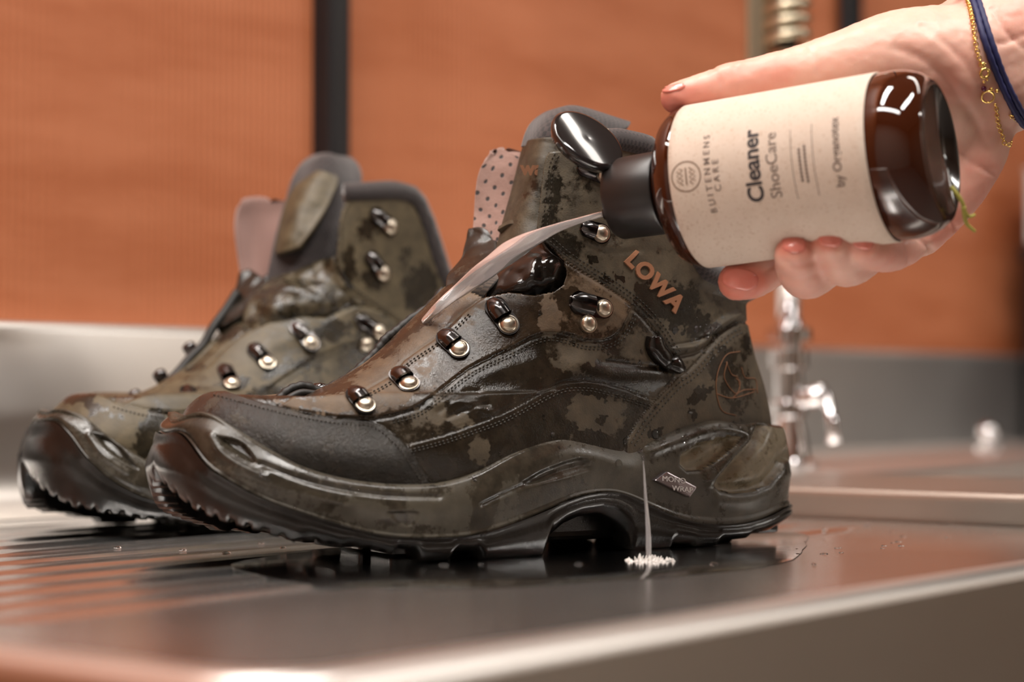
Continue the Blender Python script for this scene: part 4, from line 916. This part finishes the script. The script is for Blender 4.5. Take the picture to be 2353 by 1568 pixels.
def paper(name):
    t = NT(name); v = t.coord(); n = t.noise(v, 130, 6, .7); n2 = t.noise(v, 900, 3, .6)
    t.set(Base_Color=t.mix(t.ramp(n2, .55, .75), t.mix(n, srgb(214, 199, 185), srgb(198, 179, 161)), srgb(178, 152, 130)), Roughness=.75); t.bump(n2, .1, .0002); return t.m
M['paper'] = paper('kraft_paper')
def cyl(phi, tt, r=RB): return Pb + AX * (tt * S) + (EF * math.cos(phi) + EU * math.sin(phi)) * r
mb = MB(); nph = 120; rows = [(.0172, RB), (.0175, RB + .00035)] + [(.0175 + .0739 * i / 24, RB + .00035) for i in range(1, 25)] + [(.0917, RB)]
def squeeze(phi, tt):                     # the sides give where the fingers press
    return -.0016 * math.exp(-((tt - .045) / .018) ** 2) * max(0, math.cos(phi + 1.25)) ** 6
vs = [cyl(2 * math.pi * j / nph, tt, r + squeeze(2 * math.pi * j / nph, tt) * 0) for tt, r in rows for j in range(nph)]
mb.add(vs, [(i * nph + j, i * nph + (j + 1) % nph, (i + 1) * nph + (j + 1) % nph, (i + 1) * nph + j) for i in range(len(rows) - 1) for j in range(nph)])
lab = mb.build('label', M['paper'], bottle)
M['ink'] = plain('dark_ink', (.035, .030, .032), .7); M['grey_ink'] = plain('grey_brown_ink', (.16, .12, .10), .7); M['brown_ink'] = plain('brown_ink', (.24, .16, .11), .7)
def lfit(t0, ph0):
    def f(x, y):
        ph = ph0 + x / RB; n = EF * math.cos(ph) + EU * math.sin(ph); return cyl(ph, t0 + y / S, RB + .0004), n
    return f
for txt, size, t0, ph0, ofs, sp, mt in (('Cleaner', .0086, .0590, .15, .00022, 1.0, 'ink'), ('ShoeCare', .0062, .0515, .12, 0.0, 1.0, 'grey_ink'), ('BUITENMENS', .0036, .0763, .14, .00002, 1.55, 'grey_ink'), ('CARE', .0036, .0730, .10, .00002, 1.55, 'grey_ink'), ('by Organotex', .0046, .0277, .16, .00006, 1.0, 'grey_ink')):
    mb = MB(); mb.add(*stamp_text(txt, size, lfit(t0, ph0), .00006, offset=ofs, spacing=sp)); mb.build('lettering', M[mt], lab, smooth=False)
def strip(path, wd):                      # ink line through (phi offset in metres, axis position in metres)
    vs, fs = [], []; P = np.array(path, float); tg = np.gradient(P, axis=0); tg /= np.linalg.norm(tg, axis=1)[:, None] + 1e-12
    for (x, y), (a, b) in zip(P, tg):
        for s_ in (-1, 1):
            xx, yy = x - b * wd / 2 * s_, y + a * wd / 2 * s_; vs.append(cyl(xx / RB, yy, RB + .00047))
    for i in range(len(P) - 1): fs.append((2 * i, 2 * i + 1, 2 * i + 3, 2 * i + 2))
    return vs, fs
mb = MB(); e0 = (.0045, .0848)
mb.add(*strip([(e0[0] + .0056 * math.cos(a), e0[1] + .0056 * math.sin(a)) for a in np.linspace(0, 2 * math.pi, 49)], .0005))
mb.add(*strip([(e0[0] + x, e0[1]) for x in np.linspace(-.0032, .0032, 6)], .0006))
for s_ in (-1, 1):
    mb.add(*strip([(e0[0] + x, e0[1] + s_ * .0019 + .0006 * (1 if i % 2 else -1)) for i, x in enumerate(np.linspace(-.0032, .0032, 8))], .0004)); mb.add(*strip([(e0[0] + x, e0[1] + s_ * .0031 + .0005 * (1 if i % 2 else -1)) for i, x in enumerate(np.linspace(-.0022, .0022, 6))], .0003))
mb.build('emblem', M['brown_ink'], lab, smooth=False)
mb = MB()
for tt, x0, x1 in ((.0442, -.010, .016), (.0362, -.010, .017)): mb.add(*strip([(x, tt) for x in np.linspace(x0, x1, 8)], .00022))
for tt, x0, x1 in ((.0412, -.004, .0075), (.0392, -.0045, .0085)):
    x = x0
    while x < x1:
        mb.add(*strip([(x, tt), (x + .0011, tt)], .0009)); x += .0014
mb.build('rules', M['grey_ink'], lab, smooth=False)
# cap and flip lid
M['cap'] = NT('black_cap_plastic').set(Base_Color=(.014, .011, .010), Roughness=.38).m; M['gloss_black'] = NT('gloss_black_plastic').set(Base_Color=(.012, .010, .010), Roughness=.10, Coat_Weight=.5).m
cp = empty('bottle_cap', (0, 0, 0)); bpy.data.objects.remove(cp)
nr = 150; prof = [(.1045, .0128), (.1058, .0130), (.1060, .0160), (.1068, .0164), (.1250, .0160), (.1265, .0152), (.1267, .006), (.1267, 0)]
vs = []
for a, b in prof:
    for j in range(nr):
        ph = 2 * math.pi * j / nr; rr = b * (1 + (.006 if j % 2 else -.006) * (.0159 < b)); vs.append(Pb + AX * (a * S) + (EF * math.cos(ph) + EU * math.sin(ph)) * rr)
fs = [(i * nr + j, i * nr + (j + 1) % nr, (i + 1) * nr + (j + 1) % nr, (i + 1) * nr + j) for i in range(len(prof) - 1) for j in range(nr)]
capo = put('cap', mesh(vs, fs), M['cap'], bottle); mod(capo, 'EDGE_SPLIT', split_angle=math.radians(35))
LC = at(1350, 322, .797); right = Vector((1, 0, 0)); upv = Vector((0, 0, 1)); nrm = (right * .47 + upv * .64 - Vector((0, 1, 0)) * .61).normalized()
mb = MB(); mb.lathe([(-.0042, .0), (-.0042, .0128), (-.0036, .0146), (-.0012, .0158), (.0002, .0159), (.0010, .0153), (.0013, .0140), (.0010, .0)], LC, nrm, 64); mb.build('flip_lid', M['gloss_black'], capo, auto=60)
mb = MB(); mb.tube([at(1405, 388, .797), at(1420, 400, .798), at(1432, 412, .800)], [.0028, .0034, .003], 10); mb.build('hinge', M['gloss_black'], capo)
mb = MB(); npos = at(1392, 490, .797); mb.tube([npos + AX * .0005, npos - AX * .004], [.0026, .0032], 14); mb.build('nozzle', M['cap'], capo)

# ================================================================== water
def water_tube(name, pts, label, cat, mat, n=14, tw=2.2, flat=.75, amp=.0005):
    P = np.array([tuple(at(x, y, d)) for x, y, d, w in pts]); Wd = np.array([w * d / F / 2 for x, y, d, w in pts]); m = 48
    P = catmull(P, m); Wd = np.interp(np.linspace(0, len(pts) - 1, m), range(len(pts)), Wd); vs, fs = [], []
    for i in range(m):
        tg = Vector(P[min(i + 1, m - 1)] - P[max(i - 1, 0)]).normalized(); yv = Vector((0, 1, 0)); yv = (yv - tg * yv.dot(tg)).normalized(); xv = tg.cross(yv)
        for k in range(n):
            a = 2 * math.pi * k / n; w = Wd[i] * (1 + .16 * math.sin(3 * a + tw * i * .12) * min(1, i / 18) + .10 * math.sin(5 * a - i * .35) * min(1, i / 24))
            vs.append(Vector(P[i]) + xv * math.cos(a) * w + yv * math.sin(a) * w * flat)
    for i in range(m - 1):
        for k in range(n): fs.append((i * n + k, i * n + (k + 1) % n, (i + 1) * n + (k + 1) % n, (i + 1) * n + k))
    fs += [tuple(reversed(range(n))), tuple((m - 1) * n + k for k in range(n))]
    o = put(name, mesh(vs, fs), mat); mod(o, 'SUBSURF', levels=1, render_levels=1); return tag(o, label, cat)
hit_p, _ = nb.hit(985, 735); yb = hit_p.y if hit_p else .836
water_tube('water_stream', [(1388, 491, .7965, 14), (1330, 507, .799, 15), (1275, 526, .803, 22), (1220, 553, .807, 40), (1165, 584, .812, 52), (1110, 622, .817, 46), (1055, 668, .823, 34), (1010, 706, yb - .008, 24), (972, 742, yb + .001, 18)], 'clear stream of water pouring from the bottle cap onto the boot', 'water', M['stream'])
water_tube('falling_drip', [(1478, 1060, .787, 1.5), (1480, 1085, .787, 4), (1483, 1130, .787, 7), (1486, 1180, .787, 9), (1490, 1240, .787, 13), (1492, 1289, .787, 12)], 'thin drip falling past the heel to the drainer', 'water', M['stream'], flat=1.0)
gp = at(1495, 1290, .787); gp.z = .0
mb = MB()
for i in range(70):
    a = random.uniform(0, 2 * math.pi); r = random.uniform(.001, .0095); h = random.uniform(.0004, .0026) * (1 if r < .008 else .6)
    c = gp + Vector((math.cos(a) * r, math.sin(a) * r * .9, 0)); rad = random.uniform(.0005, .0012)
    mb.lathe([(0, rad * 1.3), (h * .5, rad * .8), (h, rad * .35), (h + rad * .5, 0)], c, (random.uniform(-.5, .5), random.uniform(-.5, .5), 1), 6)
o = mb.build('water_splash', M['foam']); tag(o, 'white splash where the drip hits the drainer', 'splash', kind='stuff')
def ground(px, py, z=0.0):
    d = ray(px, py); t = (z - CAMZ) / d.z; return EYE + d * t
def puddle(name, outline, label, th=.0003, n=140):
    P = catmull(outline, n, True); G = np.array([tuple(ground(x, y)) for x, y in P]); c = G.mean(0)
    for i in range(n):
        q = Vector(G[i]); f = 1 + .035 * mnoise.noise(q * 14) + .012 * mnoise.noise(q * 60); G[i] = c + (G[i] - c) * f
    rows = []; 
    for f, z in ((1.0, .0002), (.998, th * .6), (.993, th), (.7, th), (.4, th), (.12, th)): rows += [Vector((*(c[:2] + (g_[:2] - c[:2]) * f), z)) for g_ in G]
    fs = [(i * n + j, i * n + (j + 1) % n, (i + 1) * n + (j + 1) % n, (i + 1) * n + j) for i in range(5) for j in range(n)] + [tuple(5 * n + j for j in range(n)), tuple(reversed(range(n)))]
    o = put(name, mesh(rows, fs), M['film']); return tag(o, label, 'puddle')
puddle('water_puddle', [(520, 1305), (600, 1284), (790, 1262), (1000, 1250), (1300, 1240), (1600, 1228), (1840, 1228), (1850, 1262), (1790, 1298), (1600, 1322), (1300, 1345), (1000, 1356), (780, 1350), (620, 1330)], 'shallow clear puddle spread over the drainer around the wet boot')
# drops
def drop_mesh():
    mb = MB(); mb.lathe([(-.25, .80), (.0, 1.0), (.25, .93), (.48, .70), (.62, .40), (.68, 0)], (0, 0, 0), (0, 0, 1), 14); return mesh(mb.v, mb.f)
DM = drop_mesh(); DM.materials.append(M['water']); DM.polygons.foreach_set('use_smooth', [True] * len(DM.polygons))
def drop(p, n, r, el=1.0):
    o = bpy.data.objects.new('water_drop', DM); COL.objects.link(o); q = n.to_track_quat('Z', 'Y'); o.rotation_mode = 'QUATERNION'; o.rotation_quaternion = q; o.location = p; o.scale = (r, r * el, r * .8)
    return o
def anyhit(x, y):
    p, n = nb.hit(x, y); h = soleb.ray_cast(EYE, ray(x, y))
    if h[0] is not None and (p is None or (h[0] - EYE).length < (p - EYE).length): p, n = h[0], (h[1] if h[1].dot(ray(x, y)) < 0 else -h[1])
    return p, n
for x, y, r in ((1422, 1066, 10), (1574, 1010, 10), (1558, 988, 6), (1470, 1036, 7), (1479, 1052, 6), (1499, 1060, 5), (1629, 990, 6), (1655, 980, 5), (1678, 978, 5), (1700, 983, 5), (1575, 1068, 11), (1592, 1076, 8), (1507, 935, 8), (1586, 954, 9), (1506, 998, 11), (1551, 760, 8), (1600, 757, 7), (1629, 770, 5), (1435, 782, 5), (1475, 808, 5), (1437, 1014, 7), (1560, 690, 5), (1418, 965, 5), (1600, 800, 5), (1578, 806, 5), (1700, 1000, 4), (1545, 1030, 4), (1640, 1040, 5), (1655, 1020, 5), (1640, 1080, 6), (1250, 960, 5), (1270, 1000, 6), (1150, 1045, 5), (1090, 1100, 6), (1340, 905, 4), (1165, 1150, 7), (546, 1048, 5), (565, 1058, 4), (600, 1090, 5), (525, 1100, 4), (1380, 700, 4), (1240, 720, 5), (1120, 940, 4), (980, 960, 4)):
    p, n = anyhit(x, y)
    if p is None: continue
    tag(drop(p, n, r * p.y / F, random.uniform(.85, 1.4)), 'clear bead of water on the ' + ('grey midsole toe' if x < 700 else 'brown leather forefoot' if x < 1200 and y < 1000 else 'midsole under the instep' if y > 1030 and x < 1400 else 'grey heel frame of the sole' if y > 972 and x > 1515 or y > 1025 else 'leather heel counter' if x > 1560 and y > 800 else 'collar leather' if y < 800 and x > 1500 else 'ankle leather') + ' of the wet boot', 'water drop', 'water beads on the wet boot')
mb = MB(); spray = [LOWSEAM[5:14], RAND, COLSEAM, CNT_L, [(440, 1030), (520, 1098), (620, 1150), (720, 1182)], [(540, 1010), (620, 1050), (720, 1095), (820, 1122)], [(1200, 1040), (1310, 1015), (1430, 1035), (1560, 1000), (1690, 985)], [(1140, 600), (1240, 640), (1280, 660)], [(1560, 700), (1640, 760), (1690, 850)]]
for pl in spray:
    for x, y in resample(pl, 34):
        x, y = x + random.gauss(0, 9), y + random.gauss(0, 7); p, n = anyhit(x, y)
        if p is None: continue
        r = random.uniform(1.3, 3.6) * p.y / F; mb.lathe([(-r * .2, r), (r * .3, r * .85), (r * .6, r * .4), (r * .65, 0)], p, n, 7)
tag(mb.build('water_spray', M['water']), 'fine water spray sparkling along the wet boot seams', 'water', kind='stuff')
for i in range(46):
    x, y = random.uniform(1830, 2300), random.uniform(1195, 1290)
    if y > 1290 - (x - 1830) * .12: continue
    p = ground(x, y); tag(drop(p, Vector((0, 0, 1)), random.uniform(.0006, .0016)), 'clear bead of water lying on the bare drainer', 'water drop', 'water beads on the drainer')
for x, y in ((270, 1262), (420, 1268), (520, 1275), (600, 1252), (650, 1262), (1020, 1302), (1105, 1300), (1330, 1300), (1640, 1300), (1870, 1300)):
    p = ground(x, y); p.z = .0004; tag(drop(p, Vector((0, 0, 1)), random.uniform(.001, .002), 1.5), 'clear bead of water lying on the bare drainer', 'water drop', 'water beads on the drainer')

# ================================================================== hand
caps = [  # thumb
    [(1552, 226, .788, 36), (1620, 210, .788, 44), (1690, 196, .789, 52), (1770, 180, .79, 57), (1860, 166, .793, 68), (1960, 150, .797, 88), (2070, 140, .803, 118), (2180, 150, .81, 140)],
    # wrist and forearm
    [(2180, 170, .815, 150), (2300, 110, .822, 160), (2420, 30, .83, 162), (2620, -110, .85, 180)],
    [(2240, 190, .818, 148), (2380, 110, .826, 156), (2620, -50, .85, 165)],
    # palm and heel of the hand
    [(2150, 200, .815, 135), (2120, 330, .822, 140), (2060, 430, .826, 120)],
    [(2240, 250, .818, 100), (2225, 350, .818, 88), (2165, 440, .816, 88), (2105, 515, .812, 78)],
    [(2100, 250, .825, 120), (1990, 380, .83, 110), (1940, 470, .83, 90)],
    # index
    [(1950, 470, .828, 70), (1860, 550, .815, 56), (1775, 610, .803, 50), (1730, 640, .795, 47), (1692, 648, .790, 44)],
    # middle
    [(1990, 490, .826, 70), (1920, 580, .808, 58), (1862, 630, .785, 57), (1838, 622, .768, 54), (1826, 588, .756, 49)],
    # ring
    [(2040, 500, .822, 66), (2000, 570, .803, 54), (1952, 606, .782, 54), (1930, 595, .766, 52), (1908, 562, .754, 46)],
    # little
    [(2100, 515, .815, 62), (2080, 560, .798, 50), (2040, 580, .780, 47), (2010, 575, .766, 46), (1982, 566, .756, 42)]]
mb = MB()
def ball(p, r, seg=14):
    mb.lathe([(-r, 0)] + [(-r * math.cos(math.pi * i / seg), r * math.sin(math.pi * i / seg)) for i in range(1, seg)] + [(r, 0)], p, (0, 0, 1), 20)
for ch in caps:
    P = np.array([[*at(x, y, d), r * d / F] for x, y, d, r in ch]); D = catmull(P, (len(ch) - 1) * 7 + 1)
    for q in D: ball(Vector(q[:3]), q[3])
tmp = put('tmp_hand', mesh(mb.v, mb.f)); mod(tmp, 'REMESH', mode='VOXEL', voxel_size=.0011); mod(tmp, 'SMOOTH', factor=.5, iterations=9)
dg = bpy.context.evaluated_depsgraph_get(); hm = bpy.data.meshes.new_from_object(tmp.evaluated_get(dg)); bpy.data.objects.remove(tmp)
n_ = len(hm.vertices); co = np.zeros(n_ * 3, np.float32); hm.vertices.foreach_get('co', co); co = co.reshape(-1, 3).astype(float); no = np.zeros(n_ * 3, np.float32); hm.vertices.foreach_get('normal', no); no = no.reshape(-1, 3).astype(float)
P = proj(co); facing = ((co - np.array(EYE)) * no).sum(1) < 0; k = F / co[:, 1] / 1000; disp = np.zeros(n_)
for pl, amt, wd in (([(2060, 110), (2120, 135), (2180, 190), (2230, 260), (2270, 340)], -.9, 2.0), ([(2120, 60), (2180, 110), (2230, 160), (2260, 220)], -.6, 1.6), ([(2280, 20), (2310, 70), (2353, 110)], -.8, 1.2), ([(2262, 90), (2300, 100), (2353, 80)], -.6, 1.0), ([(2190, 330), (2230, 370), (2285, 400)], -.8, 1.4), ([(2150, 480), (2180, 500), (2200, 530)], -.9, 1.2), ([(2110, 545), (2140, 575), (2150, 600)], -1.0, 1.2), ([(2075, 545), (2090, 580), (2090, 610)], -.8, 1.0), ([(1640, 160), (1655, 190), (1650, 230)], -.5, 1.0), ([(1690, 148), (1700, 180), (1695, 215)], -.4, 1.0), ([(1860, 110), (1875, 140), (1880, 170)], -.4, 1.0), ([(1800, 600), (1835, 612), (1870, 600)], -.5, 1.0), ([(1790, 630), (1830, 645), (1880, 630)], -.35, 1.0),
                   ([(2150, 90), (2210, 190), (2250, 290)], 1.0, 4.0), ([(1645, 165), (1670, 155), (1690, 150)], .7, 2)):
    d = dist_poly(P, poly_smooth(pl, 6), False, 60) / k; disp += np.where(facing, amt * np.exp(-(d / wd) ** 2), 0)
disp += np.array([.22 * mnoise.noise(Vector(q) * 260) + .12 * mnoise.noise(Vector(q) * 600) for q in co])
co = co + no * (disp / 1000)[:, None]; hm.vertices.foreach_set('co', co.astype(np.float32).ravel()); hm.update()
red = blob_field(P, [(1580, 235, 110, 45, -10, .9), (1700, 650, 70, 50, 0, 1.0), (1825, 560, 50, 40, 0, .9), (1905, 545, 45, 36, 0, .9), (1985, 560, 45, 34, 0, .7), (1720, 180, 120, 50, -10, .6), (1850, 640, 60, 60, 0, .45), (2050, 600, 80, 40, -20, .6), (2180, 520, 70, 60, 0, .75), (2260, 420, 60, 80, 0, .65), (2200, 180, 80, 80, 0, .45), (2350, 40, 60, 60, 0, .5), (2200, 280, 50, 60, 40, .15)], np.full(n_, .3))
attr(hm, 'flush', red)
t = NT('skin'); v = t.coord(); n1 = t.noise(v, 90, 5, .6); n2 = t.noise(v, 900, 3, .6); fl = t.math('ADD', t.attr('flush'), t.math('MULTIPLY', t.math('SUBTRACT', n1, .5), .5), clamp=True)
t.set(Base_Color=t.mix(fl, srgb(233, 196, 178), srgb(218, 134, 116)), Roughness=.42, Subsurface_Weight=.35, Subsurface_Scale=.006, Specular_IOR_Level=.45); t.b.inputs['Subsurface Radius'].default_value = (1.0, .35, .2)
t.bump(n2, .12, .0004); M['skin'] = t.m
hm.materials.clear(); hand = empty('hand', at(2200, 330, .81)); tag(hand, 'bare right hand gripping the amber bottle, wrist entering from above', 'hand')
skin = put('skin', hm, M['skin'], hand)
hb = BVHTree.FromPolygons([Vector(c) for c in co], [tuple(p.vertices) for p in hm.polygons])
def hhit(x, y):
    h = hb.ray_cast(EYE, ray(x, y))
    if h[0] is None: return None, None
    return h[0], (h[1] if h[1].dot(ray(x, y)) < 0 else -h[1])
t = NT('nail'); t.set(Base_Color=srgb(222, 134, 120), Roughness=.22, Coat_Weight=.35, Subsurface_Weight=.2, Subsurface_Scale=.003); M['nail'] = t.m
for cx, cy, rx, ry, an in ((1700, 642, 46, 27, 8), (1824, 562, 31, 21, 8), (1908, 548, 30, 20, 8), (1984, 556, 26, 18, 10), (1548, 203, 30, 8, -14)):
    a = math.radians(an); vs, fs = [], []; nr, na = 6, 26; ok = True
    for i in range(nr + 1):
        for j in range(na):
            f = i / nr; th = 2 * math.pi * j / na; ex = abs(math.cos(th)) ** .8 * math.copysign(1, math.cos(th)); ey = abs(math.sin(th)) ** .8 * math.copysign(1, math.sin(th))
            x = cx + f * (rx * ex * math.cos(a) - ry * ey * math.sin(a)); y = cy + f * (rx * ex * math.sin(a) + ry * ey * math.cos(a))
            p, n = hhit(x, y)
            if p is None: p, n = hhit(cx, cy); ok = False
            if p is None: break
            vs.append(p + n * (.0006 if i < nr else -.0003))
    if len(vs) != (nr + 1) * na: continue
    for i in range(nr):
        for j in range(na): fs.append((i * na + j, i * na + (j + 1) % na, (i + 1) * na + (j + 1) % na, (i + 1) * na + j))
    put('fingernail', mesh(vs, fs), M['nail'], hand)
# bracelets
M['navy'] = plain('navy_cord', (.012, .014, .085), .6); M['gold'] = NT('gold').set(Base_Color=(.86, .60, .20), Metallic=1.0, Roughness=.2).m
M['ruby'] = NT('purple_stone').set(Base_Color=(.12, .012, .05), Roughness=.1).m
def on_hand(pts, lift, n=6):
    out = []
    for x, y in poly_smooth(pts, n):
        p, nn = hhit(x, y)
        if p is None: p = at(x, y, out[-1].y if out else .80)
        else: p = p + nn * lift
        out.append(p)
    for _ in range(3): out = [out[0]] + [(out[i - 1] + out[i] * 2 + out[i + 1]) / 4 for i in range(1, len(out) - 1)] + [out[-1]]
    return out
nv_ = empty('cord_bracelet', at(2300, 150, .79)); tag(nv_, 'navy blue double cord bracelet around the wrist', 'bracelet')
for dxp in (-7, 8):
    fr = [(2205 + dxp, -70), (2232 + dxp, -20), (2246 + dxp, 30), (2258 + dxp, 80), (2275 + dxp, 130), (2296 + dxp, 180), (2322 + dxp, 232), (2352 + dxp, 280)]
    pts = on_hand(fr, .0016); e = pts[-1]; s0 = pts[0]
    back = [at(2385 + dxp, 296, .815), at(2390 + dxp, 270, .84), at(2350 + dxp, 160, .862), at(2270 + dxp, 20, .865), at(2205 + dxp, -80, .845), at(2180 + dxp, -100, .82)]
    loop = [Vector(q) for q in resample(catmull([tuple(q) for q in pts[::6]] + [tuple(q) for q in back], 160, True), 160, True)]
    mb = MB(); mb.tube(loop, [.0013 * (1 + .10 * math.sin(i * 2.4)) for i in range(160)], 8, closed=True); mb.build('cord', M['navy'], nv_)
gc = empty('chain_bracelet', at(2250, 120, .79)); tag(gc, 'fine gold chain bracelet with ring clasp and loose tail', 'bracelet')
def torus(c, n, r, rr, x=None, a=14, b=7):
    x0, y0, z0 = frame_from(n, x if x is not None else (0, 0, 1) if abs(Vector(n).normalized().z) < .9 else (1, 0, 0)); return tube([Vector(c) + (x0 * math.cos(2 * math.pi * i / a) + y0 * math.sin(2 * math.pi * i / a)) * r for i in range(a)], rr, b, closed=True)
def chain(pts, r=.00085):
    L = [Vector(q) for q in resample([tuple(p) for p in pts], max(4, int(sum((pts[i + 1] - pts[i]).length for i in range(len(pts) - 1)) / (r * 1.55))))]; mb = MB()
    for i in range(len(L) - 1):
        d = (L[i + 1] - L[i]); q = Vector((0, -1, 0)) if i % 2 else d.cross(Vector((0, -1, 0))); mb.add(*torus(L[i], q if q.length > 1e-6 else (1, 0, 0), r, r * .33, d, 10, 5))
    return mb
fr = [(2200, -80), (2215, -30), (2226, 15), (2233, 60), (2240, 105), (2247, 135), (2254, 156)]
p1 = on_hand(fr, .0012); p2 = [at(2180, -100, .83), at(2230, -30, .864), at(2310, 110, .866), at(2360, 230, .845), at(2352, 285, .818)]
chain(p1).build('chain', M['gold'], gc)
bk = [Vector(q) for q in catmull([tuple(p1[0])] + [tuple(q) for q in p2] + [tuple(on_hand([(2318, 262), (2290, 236)], .0012)[0])], 60)]; chain(bk).build('chain', M['gold'], gc)
def hp(x, y, l=.0014):
    p, n = hhit(x, y); return (p + n * l, n) if p is not None else (at(x, y, .80), Vector((0, -1, 0)))
for x, y, r in ((2254, 150, 3.2), (2258, 167, 10.5), (2270, 219, 14)):
    p, n = hp(x, y); mb = MB(); mb.add(*torus(p + n * .0004, n, r * p.y / F, .0006 if r < 12 else .00045, None, 20, 8)); mb.build('clasp_ring', M['gold'], gc)
for x, y, r in ((2257, 186, 4), (2264, 182, 3.5), (2288, 208, 5), (2274, 203, 5), (2284, 238, 4), (2237, 93, 4), (2226, 12, 4)):
    p, n = hp(x, y); mb = MB(); mb.lathe([(-r * p.y / F, 0)] + [(-r * p.y / F * math.cos(math.pi * i / 8), r * p.y / F * math.sin(math.pi * i / 8)) for i in range(1, 8)] + [(r * p.y / F, 0)], p, n, 12); mb.build('gold_bead', M['gold'], gc)
p, n = hp(2258, 200); mb = MB(); r = 6.5 * p.y / F; mb.lathe([(-r, 0)] + [(-r * math.cos(math.pi * i / 8), r * math.sin(math.pi * i / 8)) for i in range(1, 8)] + [(r, 0)], p, n, 12); mb.build('bead', M['ruby'], gc)
tl = on_hand([(2286, 242), (2290, 275), (2296, 305), (2302, 328)], .0014) ; q = tl[-1]; tl += [q + Vector((.0012, -.0006, -.0012)), q + Vector((.0026, -.0004, -.0004)), q + Vector((.0030, 0, .0014))]
chain(tl, .0008).build('tail', M['gold'], gc)
# plant fibre stuck to the base of the bottle
M['fibre'] = plain('yellow_green_fibre', (.36, .32, .05), .6)
for pts in ([(2186, 430, .744), (2200, 448, .743), (2212, 468, .744), (2218, 488, .746), (2228, 498, .748), (2240, 494, .749)], [(2214, 475, .744), (2217, 500, .746), (2222, 515, .748), (2231, 524, .749), (2241, 532, .750)]):
    q = [at(*p_) for p_ in pts]; q = [Vector(v) for v in catmull([tuple(v) for v in q], 26)]; mb = MB(); mb.tube(q, [.0009 * (1 - .4 * i / 25) for i in range(26)], 7)
    tag(mb.build('plant_fibre', M['fibre']), 'yellow green wisp of plant fibre stuck to the bottle base', 'fibre', 'wisps on the bottle base')
